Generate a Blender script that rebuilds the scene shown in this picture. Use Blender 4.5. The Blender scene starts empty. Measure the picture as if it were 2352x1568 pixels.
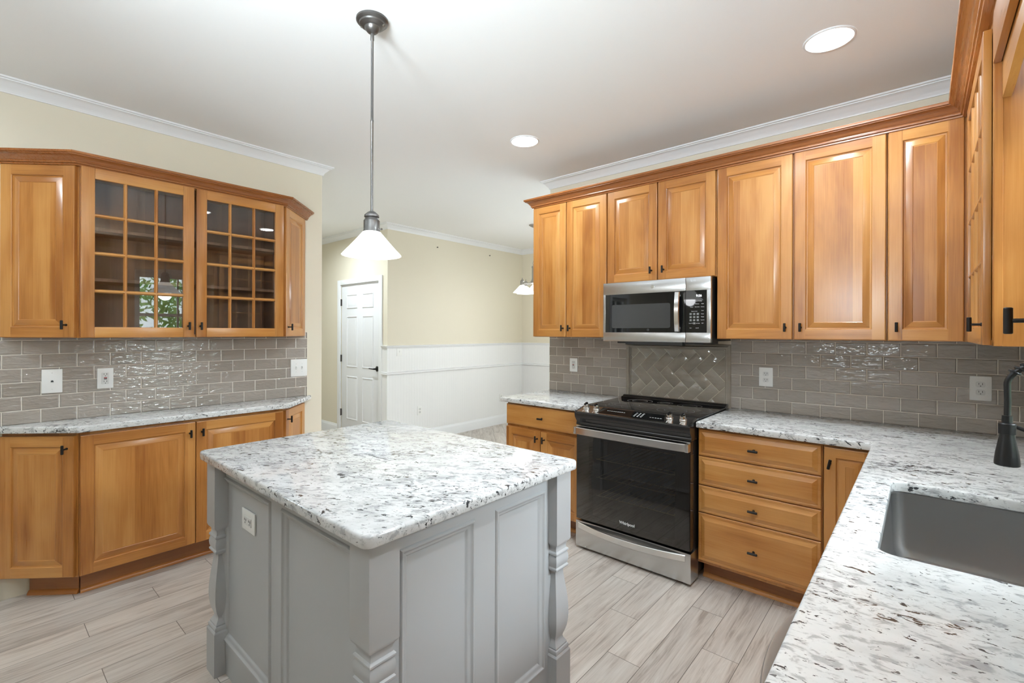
import bpy, bmesh, math, random
from mathutils import Vector, Matrix
random.seed(7)
PI = math.pi
scene = bpy.context.scene
COL = scene.collection

# ---------------------------------------------------------------- camera
F_PX, YAW, ROLL, PX, PY = 1087.55, .7258, .0031, 1154.35, 761.53
cam_d = bpy.data.cameras.new('camera')
cam = bpy.data.objects.new('camera', cam_d); COL.objects.link(cam)
cam_d.sensor_width = 36.0; cam_d.lens = F_PX / 2352 * 36.0
cam_d.shift_x = (1176 - PX) / 2352; cam_d.shift_y = (PY - 784) / 2352
cam_d.clip_start = .02
c_, s_ = math.cos(YAW), math.sin(YAW)
fw, rt, up = Vector((-s_, c_, 0)), Vector((c_, s_, 0)), Vector((0, 0, 1))
r3 = rt * math.cos(ROLL) + up * math.sin(ROLL); u3 = -rt * math.sin(ROLL) + up * math.cos(ROLL)
cam.matrix_world = Matrix(((r3.x, u3.x, -fw.x, 0), (r3.y, u3.y, -fw.y, -3.3712), (r3.z, u3.z, -fw.z, 1.4138), (0, 0, 0, 1)))
scene.camera = cam
# ---------------------------------------------------------------- world, exposure, daylight
vs = scene.view_settings
vs.view_transform = 'Standard'; vs.look = 'None'; vs.gamma = 1.0; vs.use_curve_mapping = False
vs.exposure = 0.08
W = bpy.data.worlds.new('sky'); scene.world = W; W.use_nodes = True
bg = W.node_tree.nodes['Background']; bg.inputs[0].default_value = (.86, .94, 1, 1); bg.inputs[1].default_value = 9.0
def area(name, loc, rot, sx, sy, energy, color=(1, 1, 1), spread=PI, shape='RECTANGLE'):
    d = bpy.data.lights.new(name, 'AREA'); d.shape = shape; d.size = sx
    if shape == 'RECTANGLE': d.size_y = sy
    d.energy = energy; d.color = color; d.spread = spread
    o = bpy.data.objects.new(name, d); COL.objects.link(o); o.location = loc; o.rotation_euler = rot
    return o
CEIL = 2.725
def portal(name, loc, rot, sx, sy):                                     # guides sky light through a window opening
    o = area(name, loc, rot, sx, sy, 1); o.data.cycles.is_portal = True; return o
portal('sink_window_portal', (.60, -1.695, 1.61), (0, PI / 2, 0), 1.02, .67)
portal('left_window_portal', (-3.70, -4.30, 1.35), (0, -PI / 2, 0), 1.2, .5)
portal('added_window_portal', (-1.6, 2.68, 1.525), (-PI / 2, 0, 0), 2.0, 1.55)
def aimed(name, loc, target, sx, sy, energy, color, spread=PI):
    return area(name, loc, (Vector(target) - Vector(loc)).to_track_quat('-Z', 'Y').to_euler(), sx, sy, energy, color, spread)
COOL = (.82, .93, 1)
aimed('skylight_sink_side', (2.2, -1.7, 2.55), (-3, -1.9, 1.2), 1.6, .6, 330, COOL)                      # open sky above the sink window
aimed('dining_fill_light', (-1.6, 2.55, 1.5), (-1.6, 0, 1.5), 2.0, 1.5, 36, COOL)  # lamp added at the unseen window to brighten the dining walls
aimed('ceiling_fill_back', (-.6, -4.6, 1.75), (-1.0, -1.7, 3.6), .5, .5, 38, COOL, math.radians(84))     # uplights added behind the viewpoint to brighten the ceiling
aimed('ceiling_fill_side', (.15, -4.3, 1.75), (-2.4, -2.9, 3.6), .4, .4, 25, COOL, math.radians(90))  # second added uplight
DOWN_E, DOWN_C = 11.5, COOL

# ---------------------------------------------------------------- node helpers
class NT:
    def __init__(s, name):
        s.m = bpy.data.materials.new(name); s.m.use_nodes = True
        s.t = s.m.node_tree; s.b = s.t.nodes['Principled BSDF']; s.out = s.t.nodes['Material Output']
    def n(s, typ, **kw):
        nd = s.t.nodes.new(typ)
        for k, v in kw.items(): setattr(nd, k, v)
        return nd
    def set(s, sock, v):
        if isinstance(v, bpy.types.NodeSocket): s.t.links.new(v, sock)
        else: sock.default_value = v
    def math(s, op, a, b=None, c=None, clamp=False):
        nd = s.n('ShaderNodeMath', operation=op, use_clamp=clamp); s.set(nd.inputs[0], a)
        if b is not None: s.set(nd.inputs[1], b)
        if c is not None: s.set(nd.inputs[2], c)
        return nd.outputs[0]
    def vec(s, x, y, z=0.0):
        nd = s.n('ShaderNodeCombineXYZ')
        for i, v in enumerate((x, y, z)): s.set(nd.inputs[i], v)
        return nd.outputs[0]
    def vmath(s, op, a, b):
        nd = s.n('ShaderNodeVectorMath', operation=op); s.set(nd.inputs[0], a); s.set(nd.inputs[1], b); return nd.outputs[0]
    def sep(s, v):
        nd = s.n('ShaderNodeSeparateXYZ'); s.set(nd.inputs[0], v); return nd.outputs
    def noise(s, v, scale=5, detail=2, rough=.5, dist=0):
        nd = s.n('ShaderNodeTexNoise'); s.set(nd.inputs['Vector'], v); nd.inputs['Scale'].default_value = scale
        nd.inputs['Detail'].default_value = detail; nd.inputs['Roughness'].default_value = rough; nd.inputs['Distortion'].default_value = dist
        return nd.outputs[0]
    def white(s, v):
        nd = s.n('ShaderNodeTexWhiteNoise', noise_dimensions='3D'); s.set(nd.inputs[0], v); return nd.outputs[0]
    def ramp(s, f, stops, interp='LINEAR'):
        nd = s.n('ShaderNodeValToRGB'); s.set(nd.inputs[0], f); cr = nd.color_ramp; cr.interpolation = interp
        while len(cr.elements) < len(stops): cr.elements.new(.5)
        for e, (p, c) in zip(cr.elements, stops):
            e.position = p; e.color = (c, c, c, 1) if isinstance(c, (int, float)) else (*c, 1)
        return nd.outputs[0]
    def mix(s, f, a, b, mode='MIX'):
        nd = s.n('ShaderNodeMix', data_type='RGBA', blend_type=mode); s.set(nd.inputs[0], f)
        for i, v in ((6, a), (7, b)):
            if isinstance(v, tuple) and len(v) == 3: v = (*v, 1)
            s.set(nd.inputs[i], v)
        return nd.outputs[2]
    def bump(s, h, strength=.3, dist=.002, normal=None):
        nd = s.n('ShaderNodeBump'); nd.inputs['Strength'].default_value = strength; nd.inputs['Distance'].default_value = dist
        s.set(nd.inputs['Height'], h)
        if normal is not None: s.set(nd.inputs['Normal'], normal)
        return nd.outputs[0]
    def smooth(s, x, lo, hi):
        nd = s.n('ShaderNodeMapRange', interpolation_type='SMOOTHSTEP'); s.set(nd.inputs[0], x)
        nd.inputs[1].default_value = lo; nd.inputs[2].default_value = hi; return nd.outputs[0]
    def wpos(s): return s.n('ShaderNodeNewGeometry').outputs['Position']
    def opos(s): return s.n('ShaderNodeTexCoord').outputs['Object']
    def rnd(s): return s.n('ShaderNodeObjectInfo').outputs['Random']
    def base(s, v): s.set(s.b.inputs['Base Color'], (*v, 1) if isinstance(v, tuple) else v)
    def rough(s, v): s.set(s.b.inputs['Roughness'], v)
    def nrm(s, v): s.set(s.b.inputs['Normal'], v)

def sr(r, g, b):                                                        # sRGB 0-255 to linear
    f = lambda c: c / 12.92 if c <= .04045 else ((c + .055) / 1.055) ** 2.4
    return (f(r / 255), f(g / 255), f(b / 255))

def plain(name, col, rough=.5, metal=0., spec=None, coat=0., grain=0.):
    t = NT(name); t.base(col); t.rough(rough); t.b.inputs['Metallic'].default_value = metal
    if spec is not None: t.b.inputs['Specular IOR Level'].default_value = spec
    if coat: t.b.inputs['Coat Weight'].default_value = coat; t.b.inputs['Coat Roughness'].default_value = .05
    if grain:
        nz = t.noise(t.opos(), 90, 3, .6); t.nrm(t.bump(nz, grain, .001))
    return t.m

def emit(name, col, strength):
    t = NT(name); t.base((.9, .9, .9)); t.b.inputs['Emission Color'].default_value = (*col, 1); t.b.inputs['Emission Strength'].default_value = strength
    return t.m

def wood(name, axis, base, dark, light, rough=.3, board=.085, fine_k=.22):
    """Stained maple: soft mottling and fine streaks along the grain, glued boards of slightly different tone."""
    t = NT(name); p = t.opos(); o = t.sep(p); r = t.rnd()
    g = o[axis]; oth = [o[i] for i in range(3) if i != axis]
    rr = t.math('MULTIPLY', r, 37.0)
    a = t.math('ADD', oth[0], rr)
    v1 = t.vec(t.math('MULTIPLY', a, 1.0), t.math('MULTIPLY', oth[1], 1.0), t.math('ADD', t.math('MULTIPLY', g, .13), rr))
    big = t.noise(v1, 9, 3, .55, .6)
    v2 = t.vec(t.math('MULTIPLY', a, 1.0), t.math('MULTIPLY', oth[1], 1.0), t.math('MULTIPLY', g, .025))
    fine = t.noise(v2, 190, 3, .6)
    v3 = t.vec(a, oth[1], t.math('MULTIPLY', g, .5))
    blotch = t.noise(v3, 5.5, 2, .5)
    cell = t.math('FLOOR', t.math('DIVIDE', a, board))
    bt = t.white(t.vec(cell, rr, 1.0))
    f = t.math('ADD', t.math('MULTIPLY', big, .55), t.math('MULTIPLY', fine, fine_k))
    f = t.math('ADD', f, t.math('MULTIPLY', blotch, .32))
    f = t.math('ADD', f, t.math('MULTIPLY', t.math('SUBTRACT', bt, .5), .24))
    col = t.ramp(f, [(.40, dark), (.54, base), (.70, light)])
    t.base(col); t.rough(t.math('ADD', t.math('MULTIPLY', fine, .12), rough - .06))
    t.b.inputs['Coat Weight'].default_value = .25; t.b.inputs['Coat Roughness'].default_value = .18
    if fine_k > .1: t.nrm(t.bump(fine, .04, .0006))
    return t.m

def granite(name, ang, seed=0.0, more=0.0, ground=((204, 205, 204), (222, 223, 222), (230, 231, 230))):
    """White granite: pale cloudy ground, grey patches and black flecks drawn out along one direction."""
    t = NT(name); p = t.wpos(); o = t.sep(p)
    ca, sa = math.cos(ang), math.sin(ang)
    a = t.math('ADD', t.math('MULTIPLY', o[0], ca), t.math('MULTIPLY', o[1], sa))
    b = t.math('ADD', t.math('MULTIPLY', o[0], -sa), t.math('MULTIPLY', o[1], ca))
    def v(k, off): return t.vec(t.math('ADD', t.math('MULTIPLY', a, k), off + seed), b, t.math('MULTIPLY', o[2], 1.0))
    cloud = t.noise(v(.6, 3), 14, 4, .6)
    grey = t.noise(v(.55, 11), 40, 5, .62, .5)
    patch = t.noise(v(.8, 29), 3.2, 2, .5)
    fleck = t.noise(v(.5, 17), 55, 5, .66, .7)
    fine = t.noise(v(.5, 41), 130, 3, .6, .4)
    col = t.ramp(cloud, [(p_, sr(*c)) for p_, c in zip((.3, .52, .72), ground)])
    g = t.smooth(t.math('ADD', grey, t.math('MULTIPLY', patch, .14)), .585 - more, .70 - more)
    col = t.mix(t.math('MULTIPLY', g, .62), col, sr(140, 140, 142))
    g2 = t.smooth(fine, .56, .68)
    col = t.mix(t.math('MULTIPLY', g2, .38), col, sr(128, 128, 130))
    k = t.smooth(t.math('ADD', fleck, t.math('MULTIPLY', patch, .26)), .742 - more, .762 - more)
    col = t.mix(t.math('MULTIPLY', k, .95), col, sr(34, 34, 38))
    k2 = t.smooth(t.math('ADD', t.noise(v(.45, 57), 95, 3, .62, .6), t.math('MULTIPLY', patch, .12)), .700 - more, .722 - more)
    col = t.mix(t.math('MULTIPLY', k2, .85), col, sr(58, 57, 58))
    t.base(col); t.rough(.07); t.b.inputs['Specular IOR Level'].default_value = .5
    return t.m

def grid(t, u, v, w, h, shift, period):
    row = t.math('FLOOR', t.math('DIVIDE', v, h))
    uu = t.math('ADD', t.math('DIVIDE', u, w), t.math('MULTIPLY', t.math('FLOORED_MODULO', row, period), shift))
    cell = t.math('FLOOR', uu); fu = t.math('FRACT', uu); fv = t.math('FRACT', t.math('DIVIDE', v, h))
    du = t.math('MULTIPLY', t.math('MINIMUM', fu, t.math('SUBTRACT', 1.0, fu)), w)
    dv = t.math('MULTIPLY', t.math('MINIMUM', fv, t.math('SUBTRACT', 1.0, fv)), h)
    return row, cell, fu, fv, t.math('MINIMUM', du, dv)

def tile(name, axis, u0, v0, w=.1465, h=.0745, joints=True):
    """Glossy hand-glazed subway tile in running bond with pale grout."""
    t = NT(name); o = t.sep(t.wpos())
    u = t.math('SUBTRACT', o[axis], u0); v = t.math('SUBTRACT', o[2], v0)
    vec = t.vec(u, v, 0.0)
    cloud = t.noise(t.vec(t.math('MULTIPLY', u, .5), v, 0.0), 30, 4, .6)
    ripple = t.noise(t.vec(t.math('MULTIPLY', u, .33), v, 3.0), 52, 2.5, .5, .6)
    if joints:
        row, cell, fu, fv, d = grid(t, u, v, w, h, .5, 2)
        rn = t.white(t.vec(cell, row, 3.0)); rn2 = t.white(t.vec(cell, row, 9.0))
        col = t.mix(rn, sr(149, 141, 133), sr(171, 163, 156))
        col = t.mix(t.math('MULTIPLY', cloud, .5), col, sr(150, 139, 128))
        m = t.smooth(d, .0011, .0019)
        col = t.mix(m, sr(226, 218, 205), col)
        edge = t.smooth(d, .001, .006)
        tilt = t.math('MULTIPLY', t.math('SUBTRACT', fv, .5), t.math('MULTIPLY', t.math('SUBTRACT', rn2, .5), .6))
        hgt = t.math('ADD', t.math('ADD', t.math('MULTIPLY', edge, .5), t.math('MULTIPLY', ripple, .95)), tilt)
        t.rough(t.math('ADD', .07, t.math('MULTIPLY', t.math('SUBTRACT', 1.0, m), .6)))
        t.nrm(t.bump(hgt, .8, .0062))
    else:
        col = t.mix(cloud, sr(150, 141, 129), sr(172, 163, 150))
        t.rough(.08); t.nrm(t.bump(ripple, .6, .003))
    t.base(col); t.b.inputs['Specular IOR Level'].default_value = .75; return t.m

def planks(name, ang=0.0, x0=-1.346, y0=-.888, w=.905, h=.1525):
    """Wood-look porcelain planks laid in thirds."""
    t = NT(name); o = t.sep(t.wpos()); ca, sa = math.cos(ang), math.sin(ang)
    v = t.math('SUBTRACT', t.math('ADD', t.math('MULTIPLY', o[0], ca), t.math('MULTIPLY', o[1], sa)), x0 - 30 * h)
    u = t.math('SUBTRACT', t.math('ADD', t.math('MULTIPLY', o[0], -sa), t.math('MULTIPLY', o[1], ca)), y0)
    row, cell, fu, fv, d = grid(t, u, v, w, h, 1 / 3, 3)
    rn = t.white(t.vec(cell, row, 1.0)); off = t.math('MULTIPLY', rn, 21.0)
    gv = t.vec(t.math('MULTIPLY', u, .09), t.math('ADD', v, off), off)
    g1 = t.noise(gv, 26, 4, .62, 1.1)
    g2 = t.noise(t.vec(t.math('MULTIPLY', u, .03), t.math('ADD', v, off), off), 210, 3, .6)
    big = t.noise(t.vec(t.math('MULTIPLY', u, .4), t.math('ADD', v, off), off), 6, 2, .5)
    f = t.math('ADD', t.math('ADD', t.math('MULTIPLY', g1, .55), t.math('MULTIPLY', g2, .25)), t.math('MULTIPLY', big, .25))
    col = t.ramp(f, [(.40, sr(158, 146, 136)), (.52, sr(192, 183, 174)), (.66, sr(208, 201, 193))])
    tone = t.mix(rn, (.9, .9, .9), (1.06, 1.05, 1.04)); col = t.mix(1.0, col, tone, 'MULTIPLY')
    m = t.smooth(d, .0008, .0018)
    col = t.mix(m, sr(104, 94, 86), col)
    t.base(col); t.rough(.36)
    t.nrm(t.bump(t.math('ADD', m, t.math('MULTIPLY', g2, .25)), .25, .0012)); return t.m

def beadboard():
    t = NT('white_beadboard'); o = t.sep(t.wpos()); s = t.math('ADD', o[0], o[1])
    fr = t.math('FRACT', t.math('DIVIDE', s, .042)); d = t.math('MULTIPLY', t.math('MINIMUM', fr, t.math('SUBTRACT', 1.0, fr)), .042)
    t.base(sr(238, 238, 238)); t.rough(.4); t.nrm(t.bump(t.smooth(d, .0005, .004), .6, .002)); return t.m

def painted(name, col, rough=.6, sc=220, st=.05):
    t = NT(name); t.base(col); t.rough(rough); t.nrm(t.bump(t.noise(t.wpos(), sc, 3, .6), st, .001)); return t.m

def glass(name, tint=(1, 1, 1), refl=1.0, ior=1.5):
    t = NT(name); t.t.nodes.remove(t.b)
    tr = t.n('ShaderNodeBsdfTransparent'); tr.inputs[0].default_value = (*tint, 1)
    gl = t.n('ShaderNodeBsdfGlossy'); gl.inputs['Roughness'].default_value = .01; gl.inputs[0].default_value = (1, 1, 1, 1)
    fr = t.n('ShaderNodeFresnel'); fr.inputs[0].default_value = ior
    mx = t.n('ShaderNodeMixShader')
    t.t.links.new(t.math('MULTIPLY', fr.outputs[0], refl, clamp=True), mx.inputs[0]); t.t.links.new(tr.outputs[0], mx.inputs[1]); t.t.links.new(gl.outputs[0], mx.inputs[2])
    t.t.links.new(mx.outputs[0], t.out.inputs[0]); return t.m

def steel(name, axis=0, col=(.58, .58, .58), rough=.27):
    t = NT(name); o = t.sep(t.opos()); k = [t.math('MULTIPLY', o[i], 4.0 if i == axis else 500.0) for i in range(3)]
    nz = t.noise(t.vec(*k), 1.0, 3, .6)
    t.base(col); t.b.inputs['Metallic'].default_value = 1.0; t.b.inputs['Anisotropic'].default_value = .6
    t.rough(rough); return t.m

BASE, DARK, LIGHT = (.415, .167, .036), (.285, .098, .017), (.52, .243, .066)
M = {}
M['wv'] = wood('honey_maple_upright', 2, BASE, DARK, LIGHT)
M['wh'] = wood('honey_maple_across', 0, (.46, .193, .043), (.33, .120, .022), (.56, .27, .075))  # lightened over the upright maple to make up for dim light on drawers
M['wd'] = wood('honey_maple_mould', 0, (.40, .15, .042), (.28, .095, .025), (.50, .21, .062), .28, .4, .0)
M['wdy'] = wood('honey_maple_mould_long', 1, (.40, .15, .042), (.28, .095, .025), (.50, .21, .062), .28, .4, .0)
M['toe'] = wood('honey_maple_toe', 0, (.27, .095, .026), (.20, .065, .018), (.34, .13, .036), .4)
M['shoe'] = wood('honey_maple_shoe', 0, (.48, .20, .05), (.36, .13, .03), (.58, .27, .08), .3)
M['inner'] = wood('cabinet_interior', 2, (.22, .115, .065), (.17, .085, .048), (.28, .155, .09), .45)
M['grey'] = plain('grey_paint', sr(172, 173, 174), .38)
M['gran_x'] = granite('white_granite_perimeter', 0.10, 0.0)
M['gran_i'] = granite('white_granite_island', .55, 5.3, .012, ((188, 189, 189), (207, 208, 208), (216, 217, 217)))  # same stone, ground darkened to offset the strong light on the island
M['gran_l'] = granite('white_granite_left', 1.35, 9.1)
M['tile_x'] = tile('subway_tile_stove', 0, -.895, .911)
M['tile_y'] = tile('subway_tile_left', 1, -3.258, .911, .1475)
M['tile_p'] = tile('subway_tile_loose', 0, 0, 0, joints=False)
M['grout'] = plain('pale_grout', sr(220, 211, 196), .8)
M['floor'] = planks('plank_floor'); M['floor_d'] = planks('plank_floor_dining', PI / 4)
M['wall'] = painted('cream_wall', sr(226, 218, 199)); M['ceil'] = painted('white_ceiling', sr(243, 243, 243), .8)
M['trim'] = painted('white_trim', sr(236, 237, 239), .35, 60, .01); M['bead'] = beadboard()
M['door'] = plain('white_door_paint', sr(232, 233, 236), .35)
M['white'] = plain('white_plastic', sr(238, 238, 236), .35); M['slot'] = plain('dark_slot', (.02, .02, .02), .6)
M['ridge'] = plain('pale_plastic_edge', sr(221, 221, 219), .35)
M['red'] = plain('red_button', sr(170, 40, 35), .4)
M['black'] = plain('black_metal_pull', (.018, .016, .015), .42, .6)
M['steel'] = steel('brushed_steel'); M['steel_sink'] = steel('brushed_steel_sink', 0, (.50, .50, .50), .3)
M['steel_d'] = plain('dull_bronze_steel', (.34, .31, .28), .42, .85)
M['steel_b'] = steel('bright_steel', 0, (.72, .72, .71), .2)
M['enamel'] = plain('black_enamel', (.012, .011, .011), .14); M['blkglass'] = plain('black_glass', (.006, .006, .006), .03)
M['cook'] = plain('black_cooktop_glass', (.008, .008, .009), .025)
M['oveng'] = glass('dark_oven_glass', (.46, .44, .42), 1.0, 1.62)
M['cavity'] = plain('oven_cavity', (.022, .02, .019), .4); M['rackm'] = plain('oven_rack_wire', (.8, .68, .42), .35, .6)
M['blksat'] = plain('black_side_panel', (.015, .015, .015), .3)
M['mesh'] = plain('microwave_mesh_window', (.05, .05, .05), .08)
M['print'] = plain('pale_print', (.72, .72, .72), .5); M['key'] = plain('grey_key', (.12, .12, .12), .35)
M['lcd'] = emit('lit_display', (.9, .95, 1), 1.6)
M['glass'] = glass('clear_pane', (.93, .94, .94), 1.0, 1.52)
M['pewter'] = plain('pewter_metal', (.16, .155, .15), .38, .9)
M['nickel'] = plain('aged_nickel', (.36, .34, .31), .35, .9)
M['bronze'] = plain('dark_bronze', (.026, .026, .027), .33, .7)
M['shade'] = emit('lit_glass_shade', (1, .97, .92), 1.25); M['lens'] = emit('lit_lens', (1, .98, .95), 6.0); M['bulb'] = emit('lit_bulb', (1, .95, .86), 8)
M['hinge'] = plain('hinge_metal', (.10, .09, .08), .4, .8)
M['leaf'] = plain('green_leaf', sr(120, 168, 70), .6); M['bark'] = plain('brown_bark', sr(84, 66, 52), .9)
M['grass'] = painted('green_lawn', sr(112, 150, 70), .9, 40, .3)
M['winframe'] = plain('white_window_frame', sr(232, 232, 230), .4); M['gap'] = plain('shadow_gap', (.05, .03, .02), .9)

# ---------------------------------------------------------------- mesh helpers
class MB:
    def __init__(s): s.bm = bmesh.new()
    def _q(s, fs, mi):
        for f in fs: f.material_index = mi
    def box(s, x0, x1, y0, y1, z0, z1, mi=0, bev=0., seg=2, rot=None):
        bm = s.bm
        x0, x1 = min(x0, x1), max(x0, x1); y0, y1 = min(y0, y1), max(y0, y1); z0, z1 = min(z0, z1), max(z0, z1)
        r = bmesh.ops.create_cube(bm, size=1.0)
        vs_ = r['verts']
        bmesh.ops.scale(bm, verts=vs_, vec=(x1 - x0, y1 - y0, z1 - z0))
        if rot: bmesh.ops.rotate(bm, verts=vs_, cent=(0, 0, 0), matrix=Matrix.Rotation(rot[1], 3, rot[0]))
        bmesh.ops.translate(bm, verts=vs_, vec=((x0 + x1) / 2, (y0 + y1) / 2, (z0 + z1) / 2))
        fs = set(f for v in vs_ for f in v.link_faces); s._q(fs, mi)
        if bev > 0:
            es = set(e for v in vs_ for e in v.link_edges)
            rr = bmesh.ops.bevel(bm, geom=list(es), offset=bev, segments=seg, affect='EDGES', profile=.6)
            s._q(rr['faces'], mi)
        return s
    def loops(s, loops, mi=0, cap0=True, cap1=True, closed=False):
        """Skin equal-length closed vertex loops, one after the other."""
        bm = s.bm; L = [[bm.verts.new(p) for p in lp] for lp in loops]
        n = len(L[0]); pairs = list(zip(L, L[1:]))
        if closed: pairs.append((L[-1], L[0]))
        for k, (a, b) in enumerate(pairs):
            for i in range(n):
                j = (i + 1) % n
                f = bm.faces.new((a[i], a[j], b[j], b[i]))
                f.material_index = mi(k, i) if callable(mi) else mi
        m0 = mi if not callable(mi) else mi(0, 0)
        if cap0 and not closed: bm.faces.new(list(reversed(L[0]))).material_index = m0
        if cap1 and not closed:
            bm.faces.new(L[-1]).material_index = mi if not callable(mi) else mi(len(pairs), 0)
        return s
    def lathe(s, prof, c=(0, 0, 0), n=24, axis='z', mi=0, cap0=True, cap1=True, rib=0, ribn=24):
        """prof: (radius, height) pairs about an axis."""
        lps = []
        for r, h in prof:
            lp = []
            for i in range(n):
                a = 2 * PI * i / n; rr = max(r, 1e-5) * (1 + rib * math.cos(a * ribn)) if rib else max(r, 1e-5)
                x, y = rr * math.cos(a), rr * math.sin(a)
                p = {'z': (x, y, h), 'y': (x, h, -y), 'x': (h, x, y)}[axis]
                lp.append((c[0] + p[0], c[1] + p[1], c[2] + p[2]))
            lps.append(lp)
        return s.loops(lps, mi, cap0, cap1)
    def tube(s, pts, r, n=10, mi=0, caps=True):
        pts = [Vector(p) for p in pts]; lps = []; ref = None
        for i, p in enumerate(pts):
            d = (pts[min(i + 1, len(pts) - 1)] - pts[max(i - 1, 0)]).normalized()
            if ref is None:
                ref = Vector((0, 0, 1)) if abs(d.z) < .9 else Vector((1, 0, 0))
            a = d.cross(ref).normalized(); b = a.cross(d).normalized(); ref = b
            rr = r[i] if isinstance(r, (list, tuple)) else r
            lps.append([tuple(p + a * (rr * math.cos(2 * PI * k / n)) + b * (rr * math.sin(2 * PI * k / n))) for k in range(n)])
        return s.loops(lps, mi, caps, caps)
    def prism(s, poly, z0, z1, mi=0):
        return s.loops([[(x, y, z0) for x, y in poly], [(x, y, z1) for x, y in poly]], mi)
    def sweep(s, path, prof, side=1, mi=0):
        """Sweep a closed profile of (distance from wall, height) along a plan polyline with mitred corners."""
        P = [Vector(p) for p in path]; lps = []
        for i, p in enumerate(P):
            ds = []
            if i > 0: ds.append((P[i] - P[i - 1]).normalized())
            if i < len(P) - 1: ds.append((P[i + 1] - P[i]).normalized())
            ns = [Vector((-d.y, d.x)) * side for d in ds]
            nn = ns[0] if len(ns) == 1 else (ns[0] + ns[1]) / (1 + ns[0].dot(ns[1]))
            lps.append([(p.x + nn.x * d, p.y + nn.y * d, z) for d, z in prof])
        return s.loops(lps, mi)
    def build(s, name, mats, parent=None, loc=None, smooth=35, props=None):
        bm = s.bm; bmesh.ops.recalc_face_normals(bm, faces=bm.faces)
        lim = math.radians(smooth)
        for f in bm.faces: f.smooth = True
        for e in bm.edges:
            if len(e.link_faces) == 2 and e.calc_face_angle(0) > lim: e.smooth = False
        me = bpy.data.meshes.new(name); bm.to_mesh(me); bm.free()
        for m in (mats if isinstance(mats, (list, tuple)) else [mats]): me.materials.append(M[m])
        o = bpy.data.objects.new(name, me); COL.objects.link(o)
        if loc: o.location = loc
        if parent: o.parent = parent
        for k, v in (props or {}).items(): o[k] = v
        return o

def thing(name, label, cat, loc=(0, 0, 0), rz=0, group=None):
    o = bpy.data.objects.new(name, None); COL.objects.link(o); o.empty_display_size = .05
    o.location = loc; o.rotation_euler = (0, 0, rz); return tag(o, label, cat, group)
def tag(o, label, cat, group=None):
    o['label'] = label; o['category'] = cat
    if group: o['group'] = group
    return o
def struct(o):
    o['kind'] = 'structure'; return o
def copy_tree(o, parent=None):
    c = o.copy(); COL.objects.link(c)
    if parent: c.parent = parent
    for ch in list(o.children): copy_tree(ch, c)
    return c
def text(name, body, size, mat, parent, loc, rot, ext=.0004, align='CENTER', bold=0.):
    cu = bpy.data.curves.new(name, 'FONT'); cu.body = body; cu.size = size; cu.extrude = ext; cu.align_x = align; cu.align_y = 'CENTER'; cu.offset = bold
    cu.resolution_u = 3
    t = bpy.data.objects.new('text_tmp', cu); COL.objects.link(t)
    dg = bpy.context.evaluated_depsgraph_get(); me = bpy.data.meshes.new_from_object(t.evaluated_get(dg))
    bpy.data.objects.remove(t); bpy.data.curves.remove(cu)
    me.name = name; me.materials.clear(); me.materials.append(M[mat])
    o = bpy.data.objects.new(name, me); COL.objects.link(o); o.parent = parent; o.location = loc; o.rotation_euler = rot
    return o

def rounded(poly, radii, seg=5):
    """Round the corners of a polygon; radii one per corner."""
    out = []; n = len(poly)
    for i in range(n):
        p = Vector(poly[i]); a = Vector(poly[i - 1]); b = Vector(poly[(i + 1) % n]); r = radii[i] if isinstance(radii, (list, tuple)) else radii
        if r <= 0: out.append(tuple(p)); continue
        da, db = (a - p).normalized(), (b - p).normalized(); half = math.acos(max(-1, min(1, da.dot(db)))) / 2
        t = r / math.tan(half); c = p + (da + db).normalized() * (r / math.sin(half))
        s0, s1 = p + da * t - c, p + db * t - c
        a0 = math.atan2(s0.y, s0.x); a1 = math.atan2(s1.y, s1.x); d = (a1 - a0 + PI) % (2 * PI) - PI
        for k in range(seg + 1):
            an = a0 + d * k / seg; out.append((c.x + r * math.cos(an), c.y + r * math.sin(an)))
    return out
def inset(poly, d):
    """Move every edge of a counter-clockwise polygon inwards by d."""
    n = len(poly); out = []
    for i in range(n):
        p0, p, p1 = Vector(poly[i - 1]), Vector(poly[i]), Vector(poly[(i + 1) % n])
        d0, d1 = (p - p0).normalized(), (p1 - p).normalized(); n0, n1 = Vector((-d0.y, d0.x)), Vector((-d1.y, d1.x))
        nn = (n0 + n1) / max(.2, 1 + n0.dot(n1)); q = p + nn * d; out.append((q.x, q.y))
    return out
def slab(name, mat, outer, z1, z0, r=.007, hole=None, parent=None):
    """Stone slab with eased edges; hole is a clockwise polygon."""
    m = MB(); bm = m.bm
    prof = [(r, z1), (r * .45, z1 - r * .12), (r * .12, z1 - r * .45), (0, z1 - r), (0, z0 + r * .6), (r * .2, z0 + r * .15), (r * .6, z0)]
    ends = []
    for poly in [outer] + ([hole] if hole else []):
        L = [[bm.verts.new((x, y, z)) for x, y in inset(poly, d)] for d, z in prof]; n = len(poly)
        for a, b in zip(L, L[1:]):
            for i in range(n): bm.faces.new((a[i], b[i], b[(i + 1) % n], a[(i + 1) % n]))
        ends.append((L[0], L[-1]))
    for k in (0, 1):
        if not hole: bm.faces.new(ends[0][k]); continue
        es = []
        for e in ends:
            vs2 = e[k]
            for i in range(len(vs2)): es.append(bm.edges.get((vs2[i], vs2[(i + 1) % len(vs2)])))
        bmesh.ops.triangle_fill(bm, use_beauty=True, use_dissolve=False, edges=es)
    return m.build(name, mat, parent)

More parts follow.
